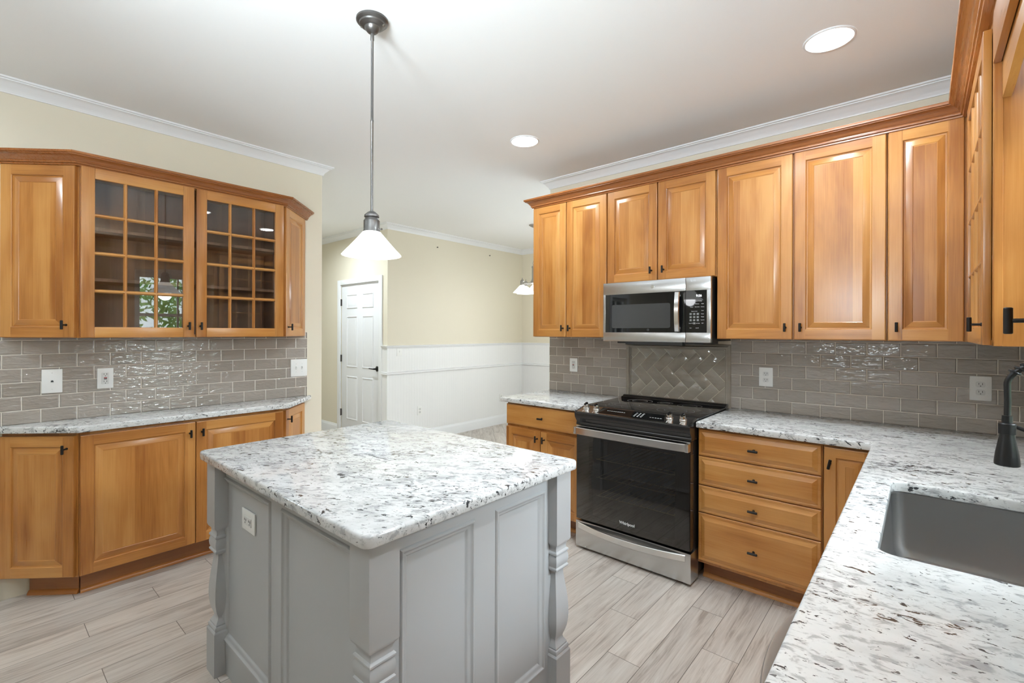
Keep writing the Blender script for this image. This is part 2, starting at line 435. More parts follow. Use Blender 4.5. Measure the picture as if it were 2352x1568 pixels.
# ---------------------------------------------------------------- cabinet parts (local: x along the run, -y into the room, z up)
TH = .02
def door_rings(m, x0, x1, z0, z1, rings, y=0., cap_mi=0, band=None):
    """Rectangular rings (inset, depth in front of y): a routed door face with stiles, rails and a raised field."""
    bm = m.bm; L = []
    for ins, dep in rings:
        L.append([bm.verts.new(p) for p in ((x0 + ins, y - dep, z0 + ins), (x1 - ins, y - dep, z0 + ins), (x1 - ins, y - dep, z1 - ins), (x0 + ins, y - dep, z1 - ins))])
    for k, (a, b) in enumerate(zip(L, L[1:])):
        if k == band:
            ia, ib, d = rings[k][0], rings[k + 1][0], y - rings[k][1]
            X0, X1, X2, X3, Z0, Z1, Z2, Z3 = x0 + ia, x0 + ib, x1 - ib, x1 - ia, z0 + ia, z0 + ib, z1 - ib, z1 - ia
            for (p, q, r_, t_, mi) in ((X0, X1, Z0, Z3, 0), (X2, X3, Z0, Z3, 0), (X1, X2, Z0, Z1, 1), (X1, X2, Z2, Z3, 1)):
                bm.faces.new([bm.verts.new(v) for v in ((p, d, r_), (q, d, r_), (q, d, t_), (p, d, t_))]).material_index = mi
            continue
        for i in range(4):
            f = bm.faces.new((a[i], a[(i + 1) % 4], b[(i + 1) % 4], b[i])); f.material_index = 1 if i in (0, 2) else 0
    bm.faces.new(L[-1]).material_index = cap_mi
    bm.faces.new(list(reversed(L[0]))).material_index = 0
def panel_door(x0, x1, z0, z1, parent, fr=.058, name='door'):
    m = MB(); bm = m.bm
    # stiles run full height, rails sit between them
    door_rings(m, x0, x1, z0, z1, [(0, 0), (0, TH - .004), (.0012, TH - .0012), (.004, TH), (fr - .004, TH), (fr - .001, TH - .003), (fr, TH - .0075),
        (fr + .006, TH - .0085), (fr + .008, TH - .0075), (fr + .033, TH - .0015), (fr + .035, TH - .0028), (fr + .038, TH - .0028)], band=3)
    o = m.build(name, ['wv', 'wh'], parent, smooth=20); return o
def drawer_front(x0, x1, z0, z1, parent, flat=False):
    m = MB()
    if flat: rg = [(0, 0), (0, TH - .006), (.003, TH - .003), (.009, TH - .0015), (.011, TH), (.02, TH)]
    else: rg = [(0, 0), (0, TH - .010), (.003, TH - .008), (.012, TH - .007), (.014, TH - .008), (.034, TH - .001), (.036, TH), (.05, TH)]
    door_rings(m, x0, x1, z0, z1, rg, 0., 1)
    return m.build('drawer', ['wh', 'wh'], parent, smooth=20)
def pull(parent, x, z, vertical=True, y=-TH, ln=.047, tilt=0.):
    m = MB(); yb = y - .029
    m.tube([(x, y, z), (x, y - .003, z), (x, y - .0031, z), (x, yb, z)], [.0062, .0062, .004, .004], 10)
    if vertical:
        dx = math.sin(tilt) * ln / 2; dz = math.cos(tilt) * ln / 2
        a, b = Vector((x - dx, yb, z - dz)), Vector((x + dx, yb, z + dz))
    else: a, b = Vector((x - ln / 2, yb, z)), Vector((x + ln / 2, yb, z))
    d = (b - a).normalized() * .0015
    m.tube([a, a + d, b - d, b], [.0048, .0063, .0063, .0048], 12)
    return m.build('handle', 'black', parent)
def glass_door(x0, x1, z0, z1, parent, nx=3, nz=4, fr=.056, mw=.019):
    m = MB(); bm = m.bm
    m.box(x0, x0 + fr, -TH, 0, z0, z1, 0, .002); m.box(x1 - fr, x1, -TH, 0, z0, z1, 0, .002)
    m.box(x0 + fr, x1 - fr, -TH + .0004, 0, z0, z0 + fr, 1, .002); m.box(x0 + fr, x1 - fr, -TH + .0004, 0, z1 - fr, z1, 1, .002)
    d = m.build('door', ['wv', 'wh'], parent)
    gx0, gx1, gz0, gz1 = x0 + fr, x1 - fr, z0 + fr, z1 - fr
    pw = (gx1 - gx0 - (nx - 1) * mw) / nx; ph = (gz1 - gz0 - (nz - 1) * mw) / nz
    mm = MB()
    for i in range(1, nx):
        a = gx0 + i * pw + (i - 1) * mw
        mm.loops([[(a, -.004, z), (a + .003, -.013, z), (a + mw * .35, -TH + .002, z), (a + mw * .65, -TH + .002, z), (a + mw - .003, -.013, z), (a + mw, -.004, z)] for z in (gz0, gz1)], 0)
    for i in range(1, nz):
        a = gz0 + i * ph + (i - 1) * mw
        mm.loops([[(x, -.004, a), (x, -.013, a + .003), (x, -TH + .0025, a + mw * .35), (x, -TH + .0025, a + mw * .65), (x, -.013, a + mw - .003), (x, -.004, a + mw)] for x in (gx0, gx1)], 1)
    mm.build('glazing_bar_grid', ['wv', 'wh'], d)
    g = MB(); g.box(gx0 - .004, gx1 + .004, -.0035, -.0005, gz0 - .004, gz1 + .004); g.build('glass_pane', 'glass', d)
    return d
def body_box(w, dep, z0, z1, parent, x0=0., name='body'):
    m = MB(); m.box(x0, w, 0, dep, z0, z1, 0, .0012, 1); return m.build(name, ['wv'], parent)
def open_body(w, dep, z0, z1, parent, shelves):
    m = MB(); t = .018
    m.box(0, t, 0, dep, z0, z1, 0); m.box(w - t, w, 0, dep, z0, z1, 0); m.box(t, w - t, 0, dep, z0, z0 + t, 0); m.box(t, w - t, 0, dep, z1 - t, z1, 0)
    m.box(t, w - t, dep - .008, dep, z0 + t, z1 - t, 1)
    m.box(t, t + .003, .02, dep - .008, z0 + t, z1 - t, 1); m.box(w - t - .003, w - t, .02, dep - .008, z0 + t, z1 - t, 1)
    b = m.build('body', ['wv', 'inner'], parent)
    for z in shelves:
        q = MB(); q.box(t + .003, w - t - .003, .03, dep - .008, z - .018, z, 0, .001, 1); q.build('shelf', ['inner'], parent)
    return b
def wedge(L, z0, z1, parent, gap=.002):
    m = MB(); m.prism([(gap, 0), (L - gap, 0), (L / 2, L / 2 - gap)], z0, z1); return m.build('body', ['wv'], parent)
def toe(parent, x0, x1, y, z1, shoe=True, ends=(0, 0)):
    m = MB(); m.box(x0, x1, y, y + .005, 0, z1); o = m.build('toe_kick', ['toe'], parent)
    if shoe:
        q = MB(); q.loops([[(x, y, 0), (x, y - .016, 0), (x, y - .016, .006), (x, y - .012, .014), (x, y - .006, .02), (x, y, .022)] for x in (x0 + ends[0], x1 + ends[1])]); q.build('shoe_moulding', ['shoe'], o)
    return o

# ================================================================= THE SETTING
XS, YE, XL, YL, XSK = -2.437, 0., -3.597, -1.498, .492       # stove wall end, its plane, left wall plane, left wall end, sink wall plane
def s_box(name, mat, *b, **k):
    return struct(MB().box(*b, **k).build(name, mat))
s_box('floor', 'floor', -7.2, XSK + .12, -6.4, .02, -.1, 0)
s_box('floor_dining', 'floor_d', -7.2, 1.0, .02, 2.9, -.1, 0)
s_box('ceiling', 'ceil', -7.2, 1.0, -6.4, 2.9, CEIL, CEIL + .1)
s_box('wall_stove', 'wall', XS, XSK, 0, .12, 0, CEIL)
m = MB(); sy0, sy1, sz0, sz1 = -4.55, -4.05, .75, 1.95
m.box(XL - .12, XL, -6.2, sy0, 0, CEIL); m.box(XL - .12, XL, sy1, YL, 0, CEIL); m.box(XL - .12, XL, sy0, sy1, 0, sz0); m.box(XL - .12, XL, sy0, sy1, sz1, CEIL)
struct(m.build('wall_left', 'wall'))
s_box('wall_hall', 'wall', -7.1, XL - .12, YL - .12, YL, 0, CEIL)
s_box('wall_west', 'wall', -7.2, -7.1, YL - .12, 0, 0, CEIL)
XD, YD2 = -4.86, 2.575
m = MB(); dx0, dx1, dzt = -5.945, -5.02, 2.047
m.box(-7.1, dx0, 0, .12, 0, CEIL); m.box(dx1, XD, 0, .12, 0, CEIL); m.box(dx0, dx1, 0, .12, dzt, CEIL); struct(m.build('wall_door', 'wall'))
s_box('wall_dining_west', 'wall', XD - .12, XD, .12, YD2, 0, CEIL)
m = MB(); wx0, wx1, wz0, wz1 = -2.6, -.6, .75, 2.3
m.box(XD - .12, wx0, YD2, YD2 + .12, 0, CEIL); m.box(wx1, 1.0, YD2, YD2 + .12, 0, CEIL); m.box(wx0, wx1, YD2, YD2 + .12, 0, wz0); m.box(wx0, wx1, YD2, YD2 + .12, wz1, CEIL)
struct(m.build('wall_dining_north', 'wall'))
s_box('wall_dining_east', 'wall', .9, 1.0, .12, YD2, 0, CEIL)
m = MB(); ky0, ky1, kz0, kz1 = -2.03, -1.36, 1.10, 2.12
m.box(XSK, XSK + .12, -6.2, ky0, 0, CEIL); m.box(XSK, XSK + .12, ky1, .12, 0, CEIL); m.box(XSK, XSK + .12, ky0, ky1, 0, kz0); m.box(XSK, XSK + .12, ky0, ky1, kz1, CEIL)
struct(m.build('wall_sink', 'wall'))
s_box('wall_south', 'wall', XL - .12, XSK + .12, -6.3, -6.2, 0, CEIL)
def window(n, ax, u0, u1, z0, z1, p0, p1, nu, nz, face):
    """Window in a hole: frame with bars, one pane; face = room-side plane with a casing."""
    def B(mb, a, b, c, d, e, f, bev=.002):
        if ax == 'x': mb.box(a, b, c, d, e, f, 0, bev, 1)
        else: mb.box(c, d, a, b, e, f, 0, bev, 1)
    pm = (p0 + p1) / 2; t = .045; m = MB()
    B(m, u0, u0 + t, pm - .025, pm + .025, z0, z1); B(m, u1 - t, u1, pm - .025, pm + .025, z0, z1)
    B(m, u0 + t, u1 - t, pm - .025, pm + .025, z0, z0 + t); B(m, u0 + t, u1 - t, pm - .025, pm + .025, z1 - t, z1)
    B(m, u0 + t, u1 - t, pm - .02, pm + .02, (z0 + z1) / 2 - .02, (z0 + z1) / 2 + .02)
    for i in range(1, nu): x = u0 + (u1 - u0) * i / nu; B(m, x - .009, x + .009, pm - .012, pm + .012, z0 + t, z1 - t, 0)
    for i in range(1, nz):
        z = z0 + (z1 - z0) * i / nz; B(m, u0 + t, u1 - t, pm - .0115, pm + .0115, z - .009, z + .009, 0)
    o = struct(m.build('window_%d' % n, 'winframe'))
    g = MB(); B(g, u0 + t - .004, u1 - t + .004, pm - .003, pm + .003, z0 + t - .004, z1 - t + .004, 0); g.build('window_pane', 'glass', o)
    q = MB(); s = 1 if face > pm else -1; f0, f1 = face, face + s * .018; cw = .07
    B(q, u0 - cw, u0, f0, f1, z0 - cw, z1 + cw); B(q, u1, u1 + cw, f0, f1, z0 - cw, z1 + cw); B(q, u0, u1, f0, f1, z1, z1 + cw); B(q, u0, u1, f0, f1, z0 - cw, z0)
    q.build('window_casing', 'trim', o); return o
m = None
window(1, 'y', ky0, ky1, kz0, kz1, XSK, XSK + .12, 3, 4, XSK)
window(2, 'y', sy0, sy1, sz0, sz1, XL, XL - .12, 2, 4, XL)
window(3, 'x', wx0, wx1, wz0, wz1, YD2, YD2 + .12, 4, 4, YD2)  # unseen window, added to light the dining room
CR = [(0, CEIL), (0, CEIL - .069), (.007, CEIL - .069), (.009, CEIL - .060), (.013, CEIL - .056), (.015, CEIL - .050), (.022, CEIL - .044), (.038, CEIL - .026),
      (.050, CEIL - .017), (.056, CEIL - .016), (.057, CEIL - .011), (.066, CEIL - .009), (.067, CEIL)]
struct(MB().sweep([(.42, 0), (XS, 0), (XS, .12)], CR, 1).build('trim_1', 'trim'))
struct(MB().sweep([(XL, -6.2), (XL, YL), (-7.1, YL)], CR, -1).build('trim_2', 'trim'))
struct(MB().sweep([(-7.1, 0), (XD, 0), (XD, YD2), (.9, YD2)], CR, -1).build('trim_3', 'trim'))
BB = [(0, 0), (.016, 0), (.016, .105), (.013, .118), (.008, .126), (.006, .14), (0, .142)]
struct(MB().sweep([(XL, -6.2), (XL, -3.262)], BB, -1).build('baseboard_left', 'trim'))
struct(MB().sweep([(-7.1, 0), (dx0 - .066, 0)], BB, -1).build('baseboard_hall', 'trim'))
DW = .012
BD = [(d + DW, z) for d, z in BB]; BD[0] = (0, 0); BD[-1] = (0, .142)
struct(MB().sweep([(dx1 + .066, 0), (XD, 0), (XD, YD2), (.9, YD2)], BD, -1).build('baseboard_dining', 'trim'))
struct(MB().sweep([(dx1 + .066, 0), (XD, 0), (XD, YD2), (.9, YD2)], [(0, .14), (DW, .14), (DW, 1.21), (0, 1.21)], -1).build('wall_wainscot', 'bead'))
struct(MB().sweep([(dx1 + .066, 0), (XD, 0), (XD, YD2), (.9, YD2)], [(0, 1.205), (DW + .006, 1.205), (DW + .010, 1.215), (DW + .018, 1.222), (DW + .022, 1.238), (0, 1.24)], -1).build('trim_4', 'trim'))
struct(MB().sweep([(dx1 + .066, 0), (XD, 0), (XD, YD2), (.9, YD2)], [(DW, .880), (DW + .012, .882), (DW + .018, .892), (DW + .012, .902), (DW + .016, .912), (DW, .918)], -1).build('trim_5', 'trim'))
# six panel door with casing in the hall
d = MB(); door_rects = [(-5.805, -5.545), (-5.425, -5.175)]
d.box(dx0 + .004, dx1 - .004, .012, .05, .008, dzt - .004, 0, .002)
door = struct(d.build('door_1', 'door'))
for px0, px1 in door_rects:
    for pz0, pz1 in ((1.715, 1.905), (.935, 1.615), (.235, .815)):
        q = MB(); door_rings(q, px0, px1, pz0, pz1, [(0, 0), (.004, .006), (.010, .009), (.016, .001), (.022, .0005), (.045, .009), (.05, .009)], .0118); q.build('door_panel', ['door', 'door'], door)
q = MB()
for a, b in ((dx0 - .064, dx0 + .006), (dx1 - .006, dx1 + .064)): q.box(a, b, -.018, 0, 0, dzt + .058, 0, .004)
q.box(dx0 + .006, dx1 - .006, -.018, 0, dzt - .006, dzt + .058, 0, .004); q.build('door_casing', 'trim', door)
for z in (1.804, 1.047, .314):
    q = MB(); q.box(dx0 - .012, dx0 + .012, .0, .0118, z - .045, z + .045); q.lathe([(.007, z - .047), (.007, z + .047)], (dx0 + .003, -.004, 0), 10); q.build('door_hinge', 'hinge', door)
q = MB(); q.lathe([(.0, 0), (.034, 0), (.034, -.006), (.028, -.01), (.011, -.013), (.011, -.05), (.008, -.052)], (dx1 - .07, .0118, .945), 20, 'y')
q.tube([(dx1 - .07, -.036, .945), (dx1 - .10, -.038, .944), (dx1 - .185, -.034, .947)], [.010, .008, .006], 10); q.build('door_handle', 'bronze', door)
# ground and trees outside the sink window
struct(MB().box(.7, 30, -14, 12, -.5, -.45).build('ground_lawn', 'grass'))
def tree(x, y, h, r, seed, label):
    rnd = random.Random(seed); t = thing('tree', label, 'tree', (x, y, -.45))
    q = MB(); q.tube([(0, 0, 0), (.05, .02, h * .3), (-.05, .05, h * .7)], [.16, .12, .05], 9)
    for k in range(7):
        a = rnd.uniform(0, 2 * PI); z = h * rnd.uniform(.25, .6); l = r * rnd.uniform(.6, 1)
        q.tube([(0, 0, z), (l * .5 * math.cos(a), l * .5 * math.sin(a), z + .25), (l * math.cos(a), l * math.sin(a), z + .4)], [.05, .03, .012], 6)
    q.build('trunk', 'bark', t)
    f = MB(); bm = f.bm
    for k in range(1500):
        v = Vector((rnd.gauss(0, 1), rnd.gauss(0, 1), rnd.gauss(0, 1))).normalized() * (rnd.uniform(.3, 1) ** .5)
        p = Vector((v.x * r, v.y * r, h * .62 + v.z * h * .36)); a = Vector((rnd.uniform(-1, 1), rnd.uniform(-1, 1), rnd.uniform(-1, 1))).normalized() * .10; b = a.orthogonal().normalized() * .05
        bm.faces.new([bm.verts.new(p + w) for w in (-a, b, a, -b)])
    f.build('foliage', 'leaf', t)
tree(4.5, -3.2, 3.6, 1.3, 1, 'small green leafy tree outside, reflected in the glass cabinet doors')
tree(5.4, .4, 4.2, 1.5, 2, 'taller green leafy tree outside the sink window, further towards the dining side')
tree(9.2, -1.8, 4.4, 1.7, 3, 'farthest green leafy tree outside the sink window, behind the small one')

# ================================================================= TILE BACKSPLASHES
def tile_slab(name, mat, label, *b):
    return tag(MB().box(*b).build(name, mat), label, 'backsplash')
ZC, ZB, ZU = .914, .880, 1.374
bs = thing('tile_backsplash', 'glossy grey taupe subway tile backsplash behind the range and along the sink corner', 'backsplash', (0, 0, 0))
for xa, xb in ((-.952, XSK), (XS + .001, -1.707)): MB().box(xa, xb, -.008, 0, .882, ZU + .03).build('subway_tile_field', 'tile_x', bs)
# herringbone panel with its moulded tile frame, as part of the same backsplash
fx0, fx1, fz0, fz1 = -1.707, -.952, .90, 1.333
m = MB(); m.box(fx0, fx1, -.006, 0, .86, ZU + .03); m.build('grout_bed', 'grout', bs)
pr = [(0, .0), (.002, .012), (.006, .017), (.010, .016), (.013, .020), (.020, .026), (.027, .024), (.032, .014), (.034, .008), (.038, .0075), (.040, .0)]
m = MB(); L = []
for ins, dep in pr: L.append([(fx0 + ins, -.006 - dep, fz0 + ins), (fx1 - ins, -.006 - dep, fz0 + ins), (fx1 - ins, -.006 - dep, fz1 - ins), (fx0 + ins, -.006 - dep, fz1 - ins)])
m.loops(L, 0, False, False); m.build('moulded_tile_frame', 'tile_p', bs)
m = MB(); bm = m.bm; a, bL, g = .0735, .147, .0026
ix0, ix1, iz0, iz1 = fx0 + .040, fx1 - .040, fz0 + .040, fz1 - .040; cx, cz = (ix0 + ix1) / 2 - .008, (iz0 + iz1) / 2
R45 = Matrix.Rotation(PI / 4, 2)
def htile(x0, z0, x1, z1):
    cs = [(x0 + g / 2, z0 + g / 2), (x1 - g / 2, z0 + g / 2), (x1 - g / 2, z1 - g / 2), (x0 + g / 2, z1 - g / 2)]
    def w(ins, y):
        pts = [Vector((min(max(x, x0 + g / 2 + ins), x1 - g / 2 - ins), min(max(z, z0 + g / 2 + ins), z1 - g / 2 - ins))) for x, z in cs]
        return [(cx + (R45 @ p).x, y, cz + (R45 @ p).y) for p in pts]
    m.loops([w(0, -.0061), w(0, -.0068), w(.0012, -.0076)], 0, False, True)
for i in range(-9, 10):
    for j in range(-6, 7):
        ox = i * a + j * 2 * a; oz = -i * a + j * 2 * a
        htile(ox, oz, ox + bL, oz + a); htile(ox + a, oz + a, ox + bL, oz + a + bL)
for co, no in (((ix0, 0, 0), (-1, 0, 0)), ((ix1, 0, 0), (1, 0, 0)), ((0, 0, iz0), (0, 0, -1)), ((0, 0, iz1), (0, 0, 1))):
    bmesh.ops.bisect_plane(bm, geom=bm.verts[:] + bm.edges[:] + bm.faces[:], plane_co=co, plane_no=no, clear_outer=True)
m.build('herringbone_tile_field', 'tile_p', bs)
tile_slab('tile_backsplash', 'tile_y', 'glossy grey subway tile backsplash on the left wall under the glass door cabinets', XL, XL + .008, -3.300, -1.622, .882, ZU + .03)

# ================================================================= COUNTERTOPS, SINK
o = slab('granite_countertop', 'gran_l', [(XL + .009, -3.306), (-3.28, -2.997), (-3.28, -1.897), (XL + .009, -1.588)], ZC, ZB)
tag(o, 'shallow white granite countertop with angled ends along the left wall', 'countertop')
o = slab('granite_countertop', 'gran_x', [(-2.425, -.662), (-1.708, -.662), (-1.708, -.009), (-2.425, -.009)], ZC, ZB)
tag(o, 'short white granite countertop to the left of the range', 'countertop')
outer = rounded([(-.950, -.662), (-.170, -.662), (-.170, -3.9), (XSK - .001, -3.9), (XSK - .001, -.009), (-.950, -.009)], [0, .012, .01, 0, 0, 0], 3)
hole = list(reversed(rounded([(-.077, -1.985), (.345, -1.985), (.345, -1.29), (-.077, -1.29)], .035, 6)))
o = slab('granite_countertop', 'gran_x', outer, ZC, ZB, hole=hole)
tag(o, 'long white granite countertop turning the corner around the sink', 'countertop')
# undermount basin
def ring(off, rad, z): return [(x, y, z) for x, y in rounded([(-.083 + off, -1.991 + off), (.351 - off, -1.991 + off), (.351 - off, -1.284 - off), (-.083 + off, -1.284 - off)], rad, 7)]
m = MB(); m.loops([ring(-.011, .05, ZB - .001), ring(0, .045, ZB - .001), ring(.003, .045, ZB - .004), ring(.010, .045, .70), ring(.02, .05, .672), ring(.05, .05, .662), ring(.19, .02, .655),
    ring(.19, .02, .652), ring(.045, .05, .659), ring(.016, .05, .669), ring(.006, .045, .70), ring(-.002, .045, ZB - .006), ring(-.011, .05, ZB - .004)], 0, False, False, closed=True)
sink = m.build('kitchen_sink', 'steel_sink'); tag(sink, 'brushed stainless steel undermount sink set in the granite worktop', 'sink')
m = MB(); m.lathe([(.0, .658), (.045, .658), (.045, .662), (.035, .661), (.03, .652), (0, .65)], (.134, -1.6375, 0), 24); m.lathe([(.002, .66), (.02, .66), (.024, .656)], (.134, -1.6375, 0), 16)
m.build('drain', 'steel_b', sink)
# spring pull-down faucet
fa = thing('faucet', 'dark bronze spring pull-down kitchen faucet hanging over the sink', 'faucet', (.415, -1.63, ZC))
m = MB(); m.lathe([(.0, 0), (.028, 0), (.028, .008), (.022, .012), (.019, .05), (.019, .24), (.021, .245), (.021, .27), (.014, .275)], n=20); m.build('faucet_body', 'bronze', fa)
hx = -.255
def bez(p0, p1, p2, n=14): return [tuple(Vector(p0) * (1 - t) ** 2 + Vector(p1) * 2 * t * (1 - t) + Vector(p2) * t * t) for t in [k / n for k in range(n + 1)]]
path = [(0, 0, .27), (0, 0, .36)] + bez((0, 0, .40), (0, 0, .52), (-.09, 0, .495))[0:] + bez((-.19, 0, .437), (hx, 0, .405), (hx, 0, .37)) + [(hx + .001, 0, .33), (hx, 0, .285)]
m = MB(); m.tube(path, .0068, 14); m.build('hose', 'bronze', fa)
def along(pth, d):
    for p, q in zip(pth, pth[1:]):
        l = (Vector(q) - Vector(p)).length
        if d <= l: return Vector(p).lerp(Vector(q), d / l), (Vector(q) - Vector(p)).normalized()
        d -= l
    return Vector(pth[-1]), (Vector(pth[-1]) - Vector(pth[-2])).normalized()
tot = sum((Vector(q) - Vector(p)).length for p, q in zip(path, path[1:]))
hp = []; n_ = 620; l0, l1 = .02, tot - .115
for k in range(n_ + 1):
    p, dr = along(path, l0 + (l1 - l0) * k / n_); aa = 2 * PI * 38 * k / n_; sd = Vector((0, 1, 0)); ot = dr.cross(sd)
    hp.append(p + sd * (.0115 * math.cos(aa)) + ot * (.0115 * math.sin(aa)))
m = MB(); m.tube(hp, .0019, 6); m.build('spring_coil', 'bronze', fa)
m = MB(); m.lathe([(.0, .166), (.0215, .166), (.0238, .168), (.0238, .176), (.0215, .198), (.0172, .224), (.0145, .240), (.0138, .246)], (hx, 0, 0), 26); hd = m.build('spray_head', 'bronze', fa)
m = MB(); m.lathe([(.0135, .2455), (.0165, .246), (.0165, .271), (.0150, .273), (.0150, .2735), (.0105, .275), (.0098, .292), (.008, .293)], (hx, 0, 0), 22); m.build('collar', 'bronze', hd)
m = MB(); m.tube([(hx + .014, 0, .266), (hx + .04, 0, .255), (-.10, 0, .225), (-.015, 0, .20)], [.0048, .0048, .005, .006], 10); m.build('docking_arm', 'bronze', fa)
m = MB(); m.tube([(0, -.018, .09), (0, -.045, .10), (0, -.10, .135)], [.008, .008, .005], 10); m.build('lever', 'bronze', fa)

# ================================================================= LEFT WALL CABINETS
LA = .3847; XF = -3.325
def left_angle(up, end):
    first = end == 'near'
    loc = (XL, -3.257) if first else (XF, -1.925); rz = PI / 4 if first else 3 * PI / 4
    if up:
        t = thing('wall_cabinet', 'narrow angled wall cabinet at the near end of the glass door cabinet, left picture edge' if first else 'slim angled wall cabinet closing the far end of the glass door cabinet', 'cabinet', (*loc, ZU), rz)
        wedge(LA, 0, .915, t); d_ = panel_door(.006 if first else .012, LA - .012 if first else LA - .006, .002, .905, t)
        pull(d_, LA - .05 if first else .045, .068)
    else:
        t = thing('base_cabinet', 'angled base cabinet at the near end of the left wall run, left picture edge' if first else 'slim angled base cabinet at the far end of the left wall run', 'cabinet', (*loc, 0), rz)
        wedge(LA, .115, ZB, t); d_ = panel_door(.006 if first else .012, LA - .012 if first else LA - .006, .122, .860, t)
        pull(d_, LA - .045 if first else .04, .795)
        if first: toe(t, .085, .336, .062, .115, True, (0, .004))
        else: toe(t, LA - .336, LA - .085, .062, .115, True, (-.004, 0))
    return t
left_angle(True, 'near'); left_angle(True, 'far'); left_angle(False, 'near'); left_angle(False, 'far')
CW = 1.06
t = thing('glass_wall_cabinet', 'wide wall cabinet with two twelve-pane glass doors above the left counter', 'cabinet', (XF, -2.985, ZU), PI / 2)
open_body(CW, .270, 0, .915, t, (.325, .60))
d_ = glass_door(.003, .520, .002, .905, t); pull(d_, .490, .068)
d_ = glass_door(.532, CW - .003, .002, .905, t); pull(d_, .553, .068)
t = thing('base_cabinet', 'wide base cabinet with two large doors under the glass door cabinet', 'cabinet', (XF, -2.985, 0), PI / 2)
body_box(CW, .268, .115, ZB, t)
d_ = panel_door(.003, .530, .122, .860, t); pull(d_, .500, .795)
d_ = panel_door(.534, CW - .003, .122, .860, t); pull(d_, .564, .795)
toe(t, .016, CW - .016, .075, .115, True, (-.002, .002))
def CP(z0, k=1.):
    return [(-.021, z0), (.006, z0), (.0075, z0 + .005 * k), (.006, z0 + .008 * k), (.013, z0 + .010 * k), (.0145, z0 + .015 * k), (.013, z0 + .019 * k), (.018, z0 + .022 * k), (.023, z0 + .029 * k), (.032, z0 + .038 * k),
            (.042, z0 + .043 * k), (.048, z0 + .045 * k), (.048, z0 + .049 * k), (.054, z0 + .050 * k), (.056, z0 + .054 * k), (.056, z0 + .062 * k), (-.021, z0 + .062 * k)]
m = MB(); m.sweep([(XL + .001, -3.286), (-3.313, -3.002), (-3.313, -1.908), (XL + .001, -1.624)], CP(2.277), -1)
tag(m.build('cabinet_crown_moulding', ['wdy']), 'wooden crown moulding along the tops of the left wall cabinets', 'moulding')

# ================================================================= STOVE WALL CABINETS
YU = -.33
def upper(name, label, x0, x1, z0, z1, doors, dep=.327):
    t = thing(name, label, 'cabinet', (x0, YU, z0)); body_box(x1 - x0, dep, 0, z1 - z0, t)
    for a, b, px in doors:
        d_ = panel_door(a - x0, b - x0, .002, z1 - z0 - .008, t)
        if px is not None: pull(d_, px - x0, .068)
    return t
ZT = 2.415
upper('wall_cabinet', 'tall wall cabinet with two narrow doors to the left of the microwave', -2.353, -1.690, ZU, ZT, [(-2.352, -2.039, -2.062), (-2.034, -1.692, -2.000)])
upper('wall_cabinet', 'short wall cabinet with two doors directly above the microwave', -1.688, -.944, 1.757, ZT, [(-1.684, -1.319, -1.355), (-1.310, -.949, -1.272)])
upper('wall_cabinet', 'tall wall cabinet with two wide doors to the right of the microwave', -.942, -.134, ZU, ZT, [(-.937, -.541, -.573), (-.533, -.138, -.500)])
upper('wall_cabinet', 'single door wall cabinet in the corner beside the sink wall cabinet', -.132, .162, ZU, ZT, [(-.129, .141, -.096)])
XU = .162                                                           # carcass plane of the sink wall uppers, door front at .142
YG0, YG1 = -.50, -1.288
t = thing('glass_wall_cabinet', 'glass door wall cabinet on the sink wall beside the window', 'cabinet', (XU, -.333, ZU), -PI / 2)
w_ = -(YG1 + .333)
m = MB(); tt = .018
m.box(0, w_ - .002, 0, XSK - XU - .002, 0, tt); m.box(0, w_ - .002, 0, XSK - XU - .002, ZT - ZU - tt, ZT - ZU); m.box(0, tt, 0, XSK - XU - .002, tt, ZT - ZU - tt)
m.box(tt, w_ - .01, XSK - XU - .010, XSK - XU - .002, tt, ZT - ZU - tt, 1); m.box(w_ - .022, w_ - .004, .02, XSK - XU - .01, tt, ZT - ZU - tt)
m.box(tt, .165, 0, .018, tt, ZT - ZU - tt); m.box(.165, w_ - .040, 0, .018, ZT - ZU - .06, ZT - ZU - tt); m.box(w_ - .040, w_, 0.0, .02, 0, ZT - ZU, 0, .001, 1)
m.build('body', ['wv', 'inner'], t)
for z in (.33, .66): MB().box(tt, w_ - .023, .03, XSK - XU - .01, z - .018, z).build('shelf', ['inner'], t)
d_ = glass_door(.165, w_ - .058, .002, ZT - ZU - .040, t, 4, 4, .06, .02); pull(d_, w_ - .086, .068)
YW2 = -2.10
t = thing('wall_cabinet', 'near sink wall cabinet, only its large black bar pull showing at the right edge', 'cabinet', (XU, YW2 - .003, ZU), -PI / 2)
body_box(.8, XSK - XU - .002, 0, ZT - ZU, t)
d_ = panel_door(.012, .395, .002, ZT - ZU - .008, t); pull(d_, .047, .062)
d_ = panel_door(.405, .79, .002, ZT - ZU - .008, t); pull(d_, .755, .062)
m = MB(); m.box(0, -(YW2 - YG1) - .006, 0, .018, 2.238, ZT, 0, .002)
t = thing('window_header_board', 'wooden header board bridging the two sink wall cabinets over the window', 'header', (XU - .003, YG1 - .002, 0), -PI / 2); m.build('rail', ['wh'], t)
m = MB(); lw = -(YW2 - YG1) - .006
top = [(lw * k / 24, 2.128 + .03 * (math.sin(PI * k / 24) ** 2)) for k in range(25)]
m.loops([[(x, y, z) for x, z in top] + [(lw, y, 2.33), (0, y, 2.33)] for y in (.0, .02)])
t = thing('window_valance', 'wooden valance board set back under the header over the sink window', 'valance', (XU + .017, YG1 - .002, 0), -PI / 2); m.build('board', ['wh'], t)
m = MB(); m.sweep([(-2.354, -.004), (-2.354, -.35), (.141, -.35), (.141, -2.9)], CP(2.404, 1.12), -1, lambda k, i: 1 if k == 2 else 0)
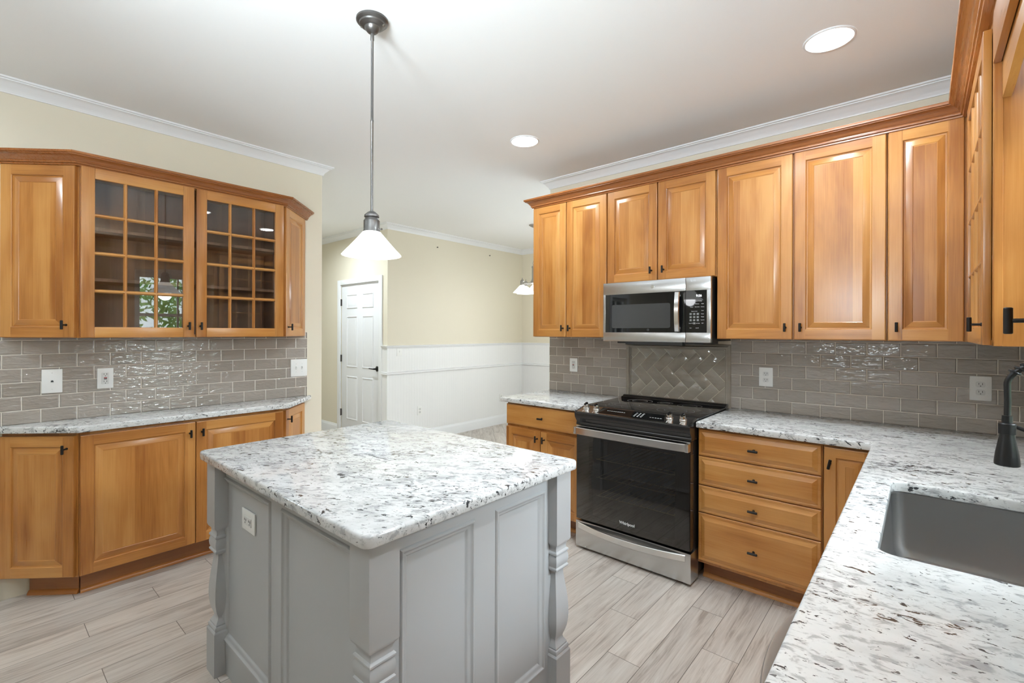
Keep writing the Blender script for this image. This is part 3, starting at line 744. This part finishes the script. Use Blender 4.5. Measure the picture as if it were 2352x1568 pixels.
tag(m.build('cabinet_crown_moulding', ['wd', 'wdy']), 'wooden crown moulding along the tops of the range wall and sink wall cabinets', 'moulding')

YB = -.62
def base(label, x0, x1, dep=.61):
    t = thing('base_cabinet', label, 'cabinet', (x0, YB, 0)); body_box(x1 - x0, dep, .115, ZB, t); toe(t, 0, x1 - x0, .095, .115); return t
t = base('base cabinet with one drawer over two small doors to the left of the range', -2.385, -1.709)
X = lambda x: x + 2.385
d_ = drawer_front(X(-2.383), X(-1.713), .716, .866, t, True); pull(d_, X(-2.045), .790, False)
d_ = panel_door(X(-2.383), X(-2.062), .122, .697, t); pull(d_, X(-2.085), .640)
d_ = panel_door(X(-2.056), X(-1.713), .122, .697, t); pull(d_, X(-2.022), .640)
t = base('base cabinet with four stacked drawers to the right of the range', -.951, -.360)
for z0, z1 in ((.722, .868), (.559, .715), (.404, .552), (.132, .398)):
    d_ = drawer_front(.005, .585, z0, z1, t); pull(d_, .290, {.722: .794, .559: .638, .404: .478, .132: .262}[z0], False)
t = base('narrow corner base cabinet whose single door disappears behind the sink counter edge', -.358, -.150)
d_ = panel_door(.004, .205, .122, .866, t, .05); pull(d_, .028, .790, True, tilt=.2)
XB = -.128
t = thing('sink_base_cabinet', 'base cabinet under the sink, hidden below the counter edge', 'cabinet', (XB, -.645, 0), -PI / 2)
m = MB(); m.box(0, 1.355, 0, .018, .115, ZB - .006); m.box(0, .02, .018, .60, .115, ZB - .006); m.box(1.349, 1.355, .018, .60, .115, ZB - .006); m.box(.02, 1.349, .018, .60, .115, .135); m.build('body', ['wv'], t)
for a, b, px in ((.01, .62, None), (.625, .99, .96), (.995, 1.35, 1.025)):
    d_ = panel_door(a, b, .122, .866, t)
    if px: pull(d_, px, .79)
toe(t, 0, 1.355, .08, .115)
t = thing('dishwasher', 'dishwasher with a bowed brushed metal handle showing below the sink counter edge', 'dishwasher', (XB, -2.004, 0), -PI / 2)
m = MB(); m.box(.004, .604, 0, .58, .10, ZB - .004); m.box(.01, .598, .05, .55, 0, .10); m.build('body', ['blksat'], t)
m = MB(); m.box(.004, .604, -.022, 0, .12, ZB - .008, 0, .004); dd = m.build('door', ['steel'], t)
def bow(m, x0, x1, y, out, z0, z1, th=.010, n=20, flat=0.):
    A = []
    for k in range(n + 1):
        u = k / n; b = y - out * (1 - (2 * u - 1) ** 2) ** (1 if flat == 0 else flat); x = x0 + (x1 - x0) * u
        A.append([(x, b, z0), (x, b - .003, z0 + .003), (x, b - .003, z1 - .003), (x, b, z1), (x, b + th, z1), (x, b + th, z0)])
    m.loops(A)
m = MB(); A = []
for k in range(31):
    u = k / 30; b = -.026 - .068 * max(0, 1 - (2 * u - 1) ** 2) ** .8; x = .016 + .576 * u
    A.append([(x, b, .742), (x, b - .004, .748), (x, b - .004, .796), (x, b - .001, .802), (x, b + .004 if b < -.034 else b + .001, .801), (x, -.0215, .770), (x, -.0215, .742)])
m.loops(A); m.build('handle', ['steel_d'], dd)
t = thing('base_cabinet', 'near base cabinet beyond the dishwasher under the sink counter', 'cabinet', (XB, -2.614, 0), -PI / 2)
body_box(1.25, .60, .115, ZB, t); toe(t, 0, 1.25, .08, .115)
for a, b in ((.008, .62), (.628, 1.24)):
    d_ = panel_door(a, b, .122, .866, t); pull(d_, b - .04, .79)

# ================================================================= RANGE
RX0, RX1 = -1.704, -.957; RW = RX1 - RX0
rg = thing('range', 'black and stainless slide-in electric range between the base cabinets', 'range', (RX0, 0, 0))
m = MB(); m.box(.004, RW - .004, -.665, -.60, .03, .875); m.box(.004, .03, -.60, -.05, .03, .90); m.box(RW - .03, RW - .004, -.60, -.05, .03, .90); m.box(.03, RW - .03, -.10, -.05, .03, .90)
m.box(.02, .06, -.62, -.58, 0, .03); m.box(RW - .06, RW - .02, -.62, -.58, 0, .03); m.box(.02, .06, -.12, -.08, 0, .03); m.box(RW - .06, RW - .02, -.12, -.08, 0, .03)
m.bm.faces.ensure_lookup_table()
# front bulkhead is replaced by a cavity frame
m.bm.free(); m = MB()
fr_ = [(.004, .075), (RW - .075, RW - .004)]
for a, b in fr_: m.box(a, b, -.665, -.06, .03, .90)
m.box(.075, RW - .075, -.665, -.06, .03, .20); m.box(.075, RW - .075, -.665, -.06, .76, .90); m.box(.075, RW - .075, -.10, -.06, .20, .76)
for a in (.02, RW - .06):
    for b in (-.64, -.12): m.box(a, a + .04, b, b + .04, 0, .03)
m.build('body', ['blksat'], rg)
m = MB()
m.box(.075, .079, -.64, -.10, .20, .76); m.box(RW - .079, RW - .075, -.64, -.10, .20, .76); m.box(.079, RW - .079, -.104, -.10, .20, .76); m.box(.079, RW - .079, -.64, -.104, .20, .204); m.box(.079, RW - .079, -.64, -.104, .756, .76)
m.build('oven_cavity', ['cavity'], rg)
for z in (.33, .45, .57):
    m = MB()
    m.tube([(.082, -.60, z), (RW - .082, -.60, z)], .0035, 8); m.tube([(.082, -.14, z), (RW - .082, -.14, z)], .0035, 8)
    for k in range(14): x = .10 + (RW - .2) * k / 13; m.tube([(x, -.60, z + .004), (x, -.14, z + .004)], .002, 6)
    m.build('oven_rack', ['rackm'], rg)
# cooktop: glass plate, rear lip and sloped control panel
m = MB(); m.box(0, RW, -.60, -.045, .905, .925, 0, .003); ck = m.build('cooktop', ['cook'], rg)
m = MB()
for bx, by, br in ((.20, -.20, .085), (.20, -.44, .10), (.55, -.20, .075), (.55, -.44, .11), (.375, -.18, .05)):
    for rr in (br, br * .6):
        m.lathe([(rr, .9251), (rr + .0012, .9253), (rr + .0024, .9251)], (bx, by, 0), 40, cap0=False, cap1=False)
m.build('burner_ring', ['key'], ck)
m = MB(); m.loops([[(x, -.105, .9245), (x, -.100, .930), (x, -.088, .933), (x, -.080, .931), (x, -.074, .938), (x, -.058, .943), (x, -.040, .941), (x, -.034, .925)] for x in (.004, RW - .004)]); m.build('rear_lip', ['enamel'], rg)
prof = [(-.600, .922), (-.610, .925), (-.735, .8935), (-.7385, .889), (-.738, .876), (-.734, .860), (-.724, .845), (-.715, .834), (-.712, .826), (-.716, .820), (-.716, .808), (-.62, .808), (-.60, .82)]
def pr_x(y, x, k):                                                     # ends taper slightly
    return x
m = MB(); m.loops([[(x, y, z) for y, z in prof] for x in (0, .006, RW - .006, RW)]); pn = m.build('control_panel', ['enamel'], rg)
sl = math.atan2(.925 - .8935, .125); nrm = Vector((0, -math.sin(sl), math.cos(sl)))
def on_panel(x, s): return Vector((x, -.610 - s * math.cos(sl), .925 - s * math.sin(sl)))
def quad_plate(m, x0, x1, s0, s1, h0, h1, taper=0.):
    a = [on_panel(x0 + taper, s0), on_panel(x1 - taper, s0), on_panel(x1, s1), on_panel(x0, s1)]
    m.loops([[tuple(p + nrm * h0) for p in a], [tuple(p + nrm * h1) for p in a]])
m = MB(); quad_plate(m, .012, .150, .012, .124, .0002, .0022); quad_plate(m, RW - .150, RW - .012, .012, .124, .0002, .0022); quad_plate(m, .150, RW - .150, .112, .124, .0002, .0022); quad_plate(m, .150, RW - .150, .008, .018, .0002, .0022)
m.build('metal_trim', ['steel_b'], pn)
m = MB(); quad_plate(m, .156, RW - .156, .022, .108, .0002, .0014, .03); dsp = m.build('touch_display', ['blkglass'], pn)
for k in range(9): m = MB(); quad_plate(m, .20 + k * .014, .20 + k * .014 + .009, .055, .059, .0014, .0018); m.build('display_mark', ['print'], dsp)
for i in range(3):
    for j in range(4): m = MB(); quad_plate(m, .39 + i * .022, .40 + i * .022, .036 + j * .016, .041 + j * .016, .0014, .0018); m.build('display_mark', ['print'], dsp)
for k in range(5): m = MB(); quad_plate(m, .49 + k * .016, .50 + k * .016, .074, .078, .0014, .0018); m.build('display_mark', ['print'], dsp)
for kx in (.050, .124, RW - .140, RW - .062):
    c = on_panel(kx, .062); q = MB()
    def K(rad, h, sx=1.0): return [tuple(c + Vector((rad * math.cos(2 * PI * i / 20), 0, 0)) + nrm.cross(Vector((1, 0, 0))) * (rad * sx * math.sin(2 * PI * i / 20)) + nrm * h) for i in range(20)]
    q.loops([K(.021, .002), K(.021, .008), K(.019, .011), K(.0165, .012), K(.0155, .030), K(.0145, .032)])
    kb = q.build('knob', ['steel_b'], pn)
    q = MB(); ax = Vector((.35, 0, 0)).normalized(); tv = nrm.cross(Vector((1, 0, 0)))
    a = [c + Vector((sx_ * .006, 0, 0)) + tv * (sy_ * .017) for sx_, sy_ in ((-1, -1), (1, -1), (1, 1), (-1, 1))]
    q.loops([[tuple(p + nrm * .030) for p in a], [tuple(p + nrm * .040 + (c - p) * .12) for p in a]]); q.build('knob_grip', ['enamel'], kb)
    q = MB(); quad_plate(q, kx - .0012, kx + .0012, .100, .116, .0022, .0027); q.build('knob_mark', ['white'], pn)
# oven door
m = MB(); z0, z1 = .196, .803
m.box(.004, RW - .004, -.716, -.668, z0, .212, 0, .003); m.box(.004, RW - .004, -.716, -.668, .735, z1, 0, .003); m.box(.004, .09, -.716, -.668, .212, .735, 0); m.box(RW - .09, RW - .004, -.716, -.668, .212, .735, 0)
od = m.build('oven_door', ['enamel'], rg)
m = MB(); m.box(.006, RW - .006, -.7215, -.7165, .197, .756, 0, .001, 1); m.build('door_glass', ['oveng'], od)
m = MB(); m.box(.09, .095, -.7160, -.668, .212, .735); m.build('glass_border', ['blkglass'], od)
m = MB(); bow(m, .020, RW - .020, -.754, .012, .753, .797, .012, 18, .5); m.build('handle_bar', ['steel_b'], od)
for a in (.002, RW - .022):
    m = MB(); m.box(a, a + .020, -.758, -.717, .752, .798, 0, .003); m.build('handle_bracket', ['steel_b'], od)
m = MB(); m.box(.003, RW - .003, -.724, -.7165, .798, .804, 0, .001, 1); m.build('door_top_trim', ['steel_b'], od)
text('logo', 'Whirlpool', .024, 'print', od, (.365, -.7217, .250), (PI / 2, 0, 0), .0005, 'CENTER', .0004)
# storage drawer with bowed handle
m = MB(); m.box(0, RW, -.720, -.60, .016, .184, 0, .004); sd = m.build('storage_drawer', ['steel'], rg)
m = MB(); bow(m, .022, RW - .030, -.722, .055, .134, .172, .006, 24); m.build('handle', ['steel_b'], sd)

# ================================================================= MICROWAVE
mw = thing('microwave', 'stainless over-the-range microwave mounted above the range', 'microwave', (-1.676, -.42, 1.350))
MWW, MWH = .725, .402
m = MB(); m.box(.006, MWW - .004, .03, .41, .008, MWH - .002); m.build('body', ['blksat'], mw)
m = MB(); m.box(.10, MWW - .05, .02, .30, -.012, .008); m.box(.17, MWW - .17, .0, .05, -.020, .0); m.build('vent_grille', ['blksat'], mw)
m = MB()                                                              # door: stainless face around the dark window
m.box(0, .5735, 0, .03, .320, MWH, 0, .003); m.box(0, .5735, 0, .03, 0, .062, 0, .003); m.box(0, .018, 0, .03, .06, .322, 0, .001); m.box(.018, .5735, .012, .03, .06, .322)
dr = m.build('door', ['steel'], mw)
m = MB(); m.box(.018, .5735, .001, .012, .0615, .3205, 0, .0005, 1); m.build('window_glass', ['blkglass'], dr)
m = MB(); pl = rounded([(.067, .091), (.478, .091), (.478, .250), (.067, .250)], .012, 4); m.loops([[(x, .0008, z) for x, z in pl], [(x, .0002, z) for x, z in pl]]); m.build('mesh_window', ['mesh'], dr)
m = MB(); m.lathe([(.0, .0005), (.009, .0005), (.009, -.0004), (0, -.0005)], (.330, 0, .079), 20, 'y'); m.build('badge', ['slot'], dr)
m = MB(); bow_z = []
for k in range(15):
    u = k / 14; yy = -.026 - .012 * (1 - (2 * u - 1) ** 2); z = .068 + .246 * u
    bow_z.append([(.515, yy, z), (.519, yy - .006, z), (.544, yy - .006, z), (.548, yy, z), (.546, yy + .006, z), (.517, yy + .006, z)])
m.loops(bow_z); m.box(.520, .543, -.030, .002, .072, .096, 0, .002); m.box(.520, .543, -.030, .002, .286, .310, 0, .002); m.build('handle', ['steel_b'], dr)
m = MB(); m.lathe([(.0, .0), (.0135, .0), (.0135, -.0012), (.0118, -.0016), (.0118, -.0008), (.0, -.0008)], (.360, 0, .3615), 28, 'y')
for k in range(6): a = k * PI / 3; m.tube([(.360 + .010 * math.cos(a), -.001, .3615 + .010 * math.sin(a)), (.360 + .006 * math.cos(a + .5), -.0012, .3615 + .006 * math.sin(a + .5)), (.360 + .003 * math.cos(a + 1.4), -.001, .3615 + .003 * math.sin(a + 1.4))], .0006, 5)
lg = m.build('logo', ['steel_b'], dr); text('logo_letter', 'GE', .013, 'steel_b', lg, (.360, -.0014, .3615), (PI / 2, 0, 0), .0003)
m = MB(); m.box(.5755, MWW, 0, .03, .320, MWH, 0, .003); m.box(.5755, MWW, 0, .03, 0, .062, 0, .003); m.box(.702, MWW, 0, .03, .06, .322, 0, .001); m.box(.5755, .702, .012, .03, .06, .322)
cp = m.build('control_panel', ['steel'], mw)
m = MB(); m.box(.5755, .702, .001, .012, .0615, .3205, 0, .0005, 1); cg = m.build('control_glass', ['blkglass'], cp)
text('clock_digits', '9:56', .020, 'lcd', cg, (.655, .0006, .287), (PI / 2, 0, 0), .0002)
for i in range(3):
    for j in range(3):
        x, z = .606 + i * .0215, .176 - j * .019; q = MB(); q.box(x - .0075, x + .0075, .0002, .001, z - .0065, z + .0065, 0, .0004, 1); kk = q.build('key', ['key'], cg)
        text('key_digit', str(j * 3 + i + 1), .010, 'print', kk, (x, .0001, z), (PI / 2, 0, 0), .0001)
q = MB(); q.box(.620, .635, .0002, .001, .1125, .1255, 0, .0004, 1); kk = q.build('key', ['key'], cg); text('key_digit', '0', .010, 'print', kk, (.6275, .0001, .119), (PI / 2, 0, 0), .0001)
for body, x, z in (('Popcorn', .612, .238), ('Beverage', .645, .238), ('Cook', .677, .238), ('Reheat', .612, .219), ('Melt Soften', .645, .219), ('Defrost', .677, .219), ('Express Cook', .628, .193), ('Timer', .677, .196),
                   ('Power', .677, .176), ('Weight', .677, .158), ('Vent Fan', .677, .139), ('Light', .677, .120), ('Clear Off', .606, .119), ('Set Clock', .649, .119), ('Start', .606, .090), ('Add 30', .645, .090), ('Sensor Cooking', .652, .255)):
    text('key_label', body, .0062, 'print', cg, (x, .0006, z), (PI / 2, 0, 0), .0001)

# ================================================================= ISLAND
IX0, IX1, IY0, IY1 = -2.265, -1.005, -2.735, -1.785
o = slab('granite_island_top', 'gran_i', rounded([(IX0, IY0), (IX1, IY0), (IX1, IY1), (IX0, IY1)], .028, 5), ZC, ZB, .009)
tag(o, 'square white granite island top with black flecks and rounded corners', 'countertop')
LW = .092
isl = thing('kitchen_island', 'grey painted kitchen island with panelled sides and turned corner legs', 'island', ((IX0 + IX1) / 2, (IY0 + IY1) / 2, 0))
ox, oy = -(IX0 + IX1) / 2, -(IY0 + IY1) / 2
lx0, lx1, ly0, ly1 = -2.240, -1.030, -2.708, -1.806
px0, px1, py0, py1 = lx0 + .042, lx1 - .042, ly0 + .042, ly1 - .042      # panel planes
m = MB(); m.box(px0 + .012 + ox, px1 - .012 + ox, py0 + .012 + oy, py1 - .012 + oy, .004, ZB); m.build('body', ['grey'], isl)
def panel_side(u0, u1, place, panels, bot=.135, top=.815):
    """Frame-and-panel island side in (u, z); place maps (u, depth, z) to island coordinates."""
    m = MB()
    def bx(a, b, z0, z1, d0, d1, bev=0.):
        c0, c1 = place(a, d0, z0), place(b, d1, z1)
        m.box(c0[0], c1[0], c0[1], c1[1], z0, z1, 0, bev)
    bx(u0, u1, .0, bot, 0, -.012); bx(u0, u1, top, ZB - .0005, 0, -.012)
    es = [u0] + [p for q in panels for p in q] + [u1]
    for a, b in zip(es[::2], es[1::2]): bx(a, b, bot, top, 0, -.012)
    f = m.build('side_frame', ['grey'], isl)
    for a, b in panels:
        q = MB(); L = []
        for ins, dep in [(0, -.001), (.002, .004), (.006, .007), (.010, .006), (.013, .002), (.019, -.001), (.024, -.003), (.028, -.007), (.031, -.0095), (.033, -.0105), (.036, -.0105)]:
            L.append([place(a + ins, dep, bot + ins), place(b - ins, dep, bot + ins), place(b - ins, dep, top - ins), place(a + ins, dep, top - ins)])
        q.loops(L, 0, False, True); q.build('raised_panel', ['grey'], f)
# +x side (u = y) and -y side (u = x), and plain backs on the other two
panel_side(py0, py1, lambda u, d, z: (px1 + d + ox, u + oy, z), [(-2.587, -2.296), (-2.198, -1.918)])
panel_side(px0, px1, lambda u, d, z: (u + ox, py0 - d + oy, z), [(-2.178, -1.708), (-1.622, -1.130)])
panel_side(py0, py1, lambda u, d, z: (px0 - d + ox, u + oy, z), [(-2.58, -2.30), (-2.21, -1.93)])
panel_side(px0, px1, lambda u, d, z: (u + ox, py1 + d + oy, z), [(-2.14, -1.68), (-1.59, -1.13)])
LEG = [(.046, 0), (.046, .176), (.043, .181), (.040, .183), (.0415, .188), (.042, .194), (.040, .199), (.036, .201), (.0365, .206), (.033, .213), (.027, .222), (.0245, .230),
       (.0255, .236), (.031, .250), (.036, .268), (.0395, .292), (.041, .318), (.0405, .345), (.038, .380), (.034, .415), (.030, .445), (.027, .468), (.0255, .484), (.026, .492), (.031, .498), (.0375, .500),
       (.040, .504), (.040, .509), (.0375, .512), (.036, .514), (.039, .522), (.0405, .535), (.039, .550), (.036, .558), (.0375, .560), (.0405, .563), (.0405, .568), (.038, .572), (.035, .574), (.033, .582),
       (.034, .590), (.038, .598), (.043, .602), (.044, .605), (.046, .610), (.046, ZB)]
def leg(cx, cy):
    m = MB(); m.loops([[(cx + sx * h + ox, cy + sy * h + oy, z) for sx, sy in ((-1, -1), (1, -1), (1, 1), (-1, 1))] for h, z in LEG]); return m.build('leg', ['grey'], isl, smooth=28)
for cx in (lx0 + .046, lx1 - .046):
    for cy in (ly0 + .046, ly1 - .046): leg(cx, cy)

# ================================================================= WALL PLATES (local: plate in x-z, front -y)
def plate(label, loc, rz, w=.072, h=.117, kind='duplex', name='outlet', cat='outlet', group=None):
    t = thing(name, label, cat, loc, rz, group)
    m = MB(); m.box(-w / 2, w / 2, -.006, 0, -h / 2, h / 2, 0, .0025); cpl = m.build('cover_plate', ['white'], t)
    def slots(z, s=1., x=0.):
        q = MB(); q.box(x - .0075, x - .0055, -.0098, -.0085, z, z + .008); q.box(x + .0055, x + .0075, -.0098, -.0085, z - .001, z + .008); q.lathe([(.0022, -.0085), (.0022, -.0098)], (x, 0, z - .007), 10, 'y'); return q
    if kind == 'duplex':
        for z in (.0195, -.0195):
            q = MB(); pl = rounded([(-.017, z - .0135), (.017, z - .0135), (.017, z + .0135), (-.017, z + .0135)], .008, 4)
            q.loops([[(x, -.0055, zz) for x, zz in pl], [(x, -.0088, zz) for x, zz in pl]]); r = q.build('receptacle', ['ridge'], t); slots(z).build('slot', ['slot'], r)
    elif kind in ('gfci', 'decor', 'decor_side'):
        q = MB(); q.box(-.0165, .0165, -.0088, -.005, -.033, .033, 0, .001, 1) if kind != 'decor_side' else q.box(-.033, .033, -.0088, -.005, -.0165, .0165, 0, .001, 1)
        r = q.build('receptacle', ['ridge'], t)
        if kind == 'decor_side':
            for x in (-.02, .02): slots(.0, 1., x).build('slot', ['slot'], r)
        else:
            for z in (.021, -.021): slots(z).build('slot', ['slot'], r)
        if kind == 'gfci':
            q = MB(); q.box(-.007, .007, -.0102, -.0085, .001, .006); q.build('reset_button', ['red'], r); q = MB(); q.box(-.007, .007, -.0102, -.0085, -.006, -.001); q.build('test_button', ['slot'], r)
    elif kind == 'phone':
        q = MB(); q.box(-.007, .007, -.008, -.0055, -.007, .006); r = q.build('jack', ['ridge'], t); q = MB(); q.box(-.0055, .0055, -.0086, -.0075, -.005, .001); q.box(-.003, .003, -.0086, -.0075, .001, .0045); q.build('jack_opening', ['slot'], r)
        for z in (.045, -.045): q = MB(); q.lathe([(.003, -.0055), (.003, -.0068)], (0, 0, z), 10, 'y'); q.build('screw', ['ridge'], t)
    elif kind.startswith('switch'):
        xs = (-.023, .023) if kind == 'switch2' else (0,)
        for x in xs:
            q = MB(); q.box(x - .0055, x + .0055, -.0075, -.005, -.0125, .0125, 0, .0008, 1); r = q.build('switch_slot', ['ridge'], t)
            q = MB(); q.loops([[(x - .004, -.007, -.004), (x + .004, -.007, -.004), (x + .004, -.007, .009), (x - .004, -.007, .009)], [(x - .003, -.018, .006), (x + .003, -.018, .006), (x + .003, -.017, .012), (x - .003, -.017, .012)]]); q.build('toggle', ['white'], r)
            for z in (.03, -.03): q = MB(); q.lathe([(.0028, -.0055), (.0028, -.0066)], (x, 0, z), 10, 'y'); q.build('screw', ['ridge'], t)
    return t
TF = XL + .008
plate('large blank white phone jack plate on the left wall tile', (TF, -3.067, 1.134), PI / 2, .084, .130, 'phone', 'phone_jack_plate', 'wall plate')
plate('white outlet with red and black buttons on the left wall tile', (TF, -2.840, 1.134), PI / 2, .074, .118, 'gfci')
plate('double white toggle switch plate at the far end of the left wall tile', (TF, -1.687, 1.132), PI / 2, .128, .132, 'switch2', 'light_switch', 'switch')
plate('white outlet with test buttons on the tile left of the range', (-2.185, -.008, 1.138), 0, .074, .112, 'gfci')
plate('white duplex outlet on the tile just right of the range', (-.744, -.008, 1.132), 0, .079, .120, 'duplex')
plate('white duplex outlet on the tile near the faucet', (.217, -.008, 1.137), 0, .079, .122, 'duplex')
plate('white horizontal outlet set in the grey island side panel', (-1.927, -2.6561, .686), 0, .122, .080, 'decor_side')
plate('white switch plate on the dining wainscot below the cap rail', (XD + DW, .165, 1.165), PI / 2, .072, .115, 'switch1', 'light_switch', 'switch')
plate('low white outlet on the dining wainscot near the hall door corner', (XD + DW, .485, .395), PI / 2, .072, .115, 'duplex')
plate('low white outlet on the dining wainscot farther towards the range', (XD + DW, 2.06, .40), PI / 2, .072, .115, 'duplex')
plate('white switch plate on the end of the range wall seen edge on', (XS, .05, 1.15), -PI / 2, .07, .114, 'switch1', 'light_switch', 'switch')
for (y, z), lab in (((.78, 2.538), 'small nail left in the cream dining wall, nearer the hall door'), ((1.80, 2.552), 'small nail left in the cream dining wall, nearer the far corner')):
    t = thing('nail', lab, 'nail', (XD, y, z)); q = MB(); q.lathe([(.005, -.001), (.005, .012), (.009, .013), (.009, .016), (.0, .017)], (0, 0, 0), 10, 'x'); q.build('nail_body', ['hinge'], t)

# ================================================================= LIGHT FITTINGS
def downlight(x, y, label, e=DOWN_E):
    t = thing('recessed_light', label, 'ceiling light', (x, y, CEIL), 0, 'recessed ceiling lights')
    m = MB(); m.lathe([(.100, -.0002), (.100, -.003), (.096, -.006), (.091, -.006), (.089, -.003), (.089, -.0002)], n=40, cap0=False, cap1=False); m.build('trim_ring', ['trim'], t)
    m = MB(); m.lathe([(.0, -.0035), (.0895, -.0035), (.0895, -.001), (0, -.001)], n=36); m.build('lens', ['lens'], t)
    area('recessed_light_beam', (x, y, CEIL - .009), (0, 0, 0), .14, .14, e, DOWN_C, math.radians(165), 'DISK')
    return t
downlight(-2.052, -.836, 'round recessed ceiling light farther from the cabinets, left of the two')
downlight(-.316, -.820, 'round recessed ceiling light close to the range wall cabinets, right of the two')
downlight(-.72, -1.68, 'added round ceiling fill light between the island and the sink counter', 9)  # added out of view to brighten the drawers and stove counter
downlight(.15, -2.62, 'round recessed ceiling light above the near end of the sink counter', 19)
downlight(-2.9, -4.0, 'added round ceiling fill light behind the camera by the left wall', 14)  # added out of view to brighten the floor and cabinets on the left
downlight(-5.4, -.75, 'round recessed ceiling light in the hall', 22)

def shade_prof(r, h): return [(r * .27, h), (r * .30, h * .985), (r * .52, h * .66), (r * .80, h * .27), (r * .90, h * .14), (r * .93, h * .10), (r * 1.0, 0)]
pd = thing('pendant_light', 'pewter pendant light with a ribbed white glass cone shade over the island', 'pendant light', (-1.739, -2.245, CEIL))
m = MB(); m.lathe([(.0, -.0005), (.066, -.0005), (.066, -.008), (.060, -.014), (.054, -.016), (.052, -.022), (.040, -.030), (.032, -.032), (.030, -.040), (.020, -.052), (.010, -.058), (.0, -.06)], n=36); cn = m.build('canopy', ['pewter'], pd)
for a in (.6, .6 + PI): q = MB(); q.lathe([(.0, -.018), (.005, -.018), (.005, -.026), (.003, -.028), (0, -.028)], (.047 * math.cos(a), .047 * math.sin(a), 0), 10); q.build('canopy_screw', ['nickel'], cn)
m = MB(); m.lathe([(.0075, -.055), (.0075, -.085), (.0055, -.088), (.0055, -.42), (.0062, -.421), (.0062, -.428), (.0055, -.429), (.0055, -.805), (.0075, -.81)], n=12); m.build('rod', ['pewter'], pd)
m = MB(); m.lathe([(.008, -.805), (.014, -.808), (.022, -.814), (.030, -.822), (.031, -.830), (.026, -.834), (.030, -.842), (.033, -.846), (.033, -.885), (.035, -.888), (.035, -.894), (.020, -.897)], n=28); so = m.build('socket_holder', ['pewter'], pd)
m = MB(); m.tube([(.03, .0, -.886), (.05, .012, -.886), (.051, .0126, -.886), (.054, .0144, -.886)], [.002, .002, .0045, .0045], 8); m.build('thumb_screw', ['pewter'], so)
m = MB(); sp = shade_prof(.122, .100); pr2 = [(r, z - .992) for r, z in sp]; inn = [(r - .003, z - .992) for r, z in reversed(sp)]
m.lathe(pr2 + inn, n=96, cap0=False, cap1=False, rib=.012, ribn=24); m.build('glass_shade', ['shade'], pd)
m = MB(); m.lathe([(.0, -.897), (.013, -.897), (.014, -.915), (.028, -.94), (.030, -.955), (.022, -.972), (.0, -.978)], n=18); m.build('bulb', ['bulb'], pd)
def point(name, loc, e, r=.04, col=(1, .93, .82)):
    d = bpy.data.lights.new(name, 'POINT'); d.energy = e; d.shadow_soft_size = r; d.color = col; o = bpy.data.objects.new(name, d); COL.objects.link(o); o.location = loc
point('pendant_bulb_light', (-1.739, -2.245, CEIL - 1.0), 1.6, .05, (.95, .97, 1))

CH = Vector((-3.57, 1.23, CEIL))
ch = thing('chandelier', 'aged nickel dining chandelier with white cone shades, half hidden by the cabinets', 'chandelier', CH)
m = MB(); m.lathe([(.0, -.0005), (.064, -.0005), (.064, -.006), (.050, -.016), (.025, -.028), (.012, -.034), (.0, -.036)], n=30); m.build('canopy', ['nickel'], ch)
m = MB(); z = -.034; k = 0
while z > -.44:
    pts = []
    for i in range(13):
        a = 2 * PI * i / 12; x_, zz = .0075 * math.cos(a), .016 * math.sin(a)
        pts.append((x_, 0, z - .014 + zz) if k % 2 == 0 else (0, x_, z - .014 + zz))
    m.tube(pts, .0018, 5, caps=False); z -= .024; k += 1
m.build('chain', ['nickel'], ch)
m = MB()
pts = [(.020 * math.cos(2 * PI * i / 16), 0, -.47 + .024 * math.sin(2 * PI * i / 16)) for i in range(17)]; m.tube(pts, .003, 6, caps=False); m.build('hanging_ring', ['nickel'], ch)
m = MB(); m.lathe([(.0, -.492), (.012, -.494), (.030, -.510), (.032, -.520), (.026, -.53), (.026, -.66), (.032, -.68), (.045, -.70), (.045, -.715), (.02, -.73), (.012, -.75), (0, -.755)], n=24); m.build('centre_column', ['nickel'], ch)
for th in (-70, -142, 2, 74, 146):
    a = math.radians(th); dv = (-fw) * math.cos(a) + rt * math.sin(a); e = dv * .155
    m = MB(); m.tube([tuple(dv * .03 + Vector((0, 0, -.70))), tuple(dv * .08 + Vector((0, 0, -.725))), tuple(dv * .13 + Vector((0, 0, -.722))), tuple(e + Vector((0, 0, -.72)))], .007, 8); ar = m.build('arm', ['nickel'], ch)
    m = MB(); m.lathe([(.0, -.655), (.005, -.656), (.006, -.675), (.012, -.678), (.022, -.688), (.026, -.698), (.022, -.702), (.025, -.708), (.026, -.742), (.02, -.748)], tuple(e), 20); m.build('socket_holder', ['nickel'], ar)
    m = MB(); sp = shade_prof(.112, .085); m.lathe([(r, z - .835) for r, z in sp] + [(r - .003, z - .835) for r, z in reversed(sp)], tuple(e), 48, cap0=False, cap1=False); m.build('glass_shade', ['shade'], ar)
point('chandelier_bulb_light', tuple(CH + Vector((0, 0, -.95))), 20, .12, (.92, .96, 1))
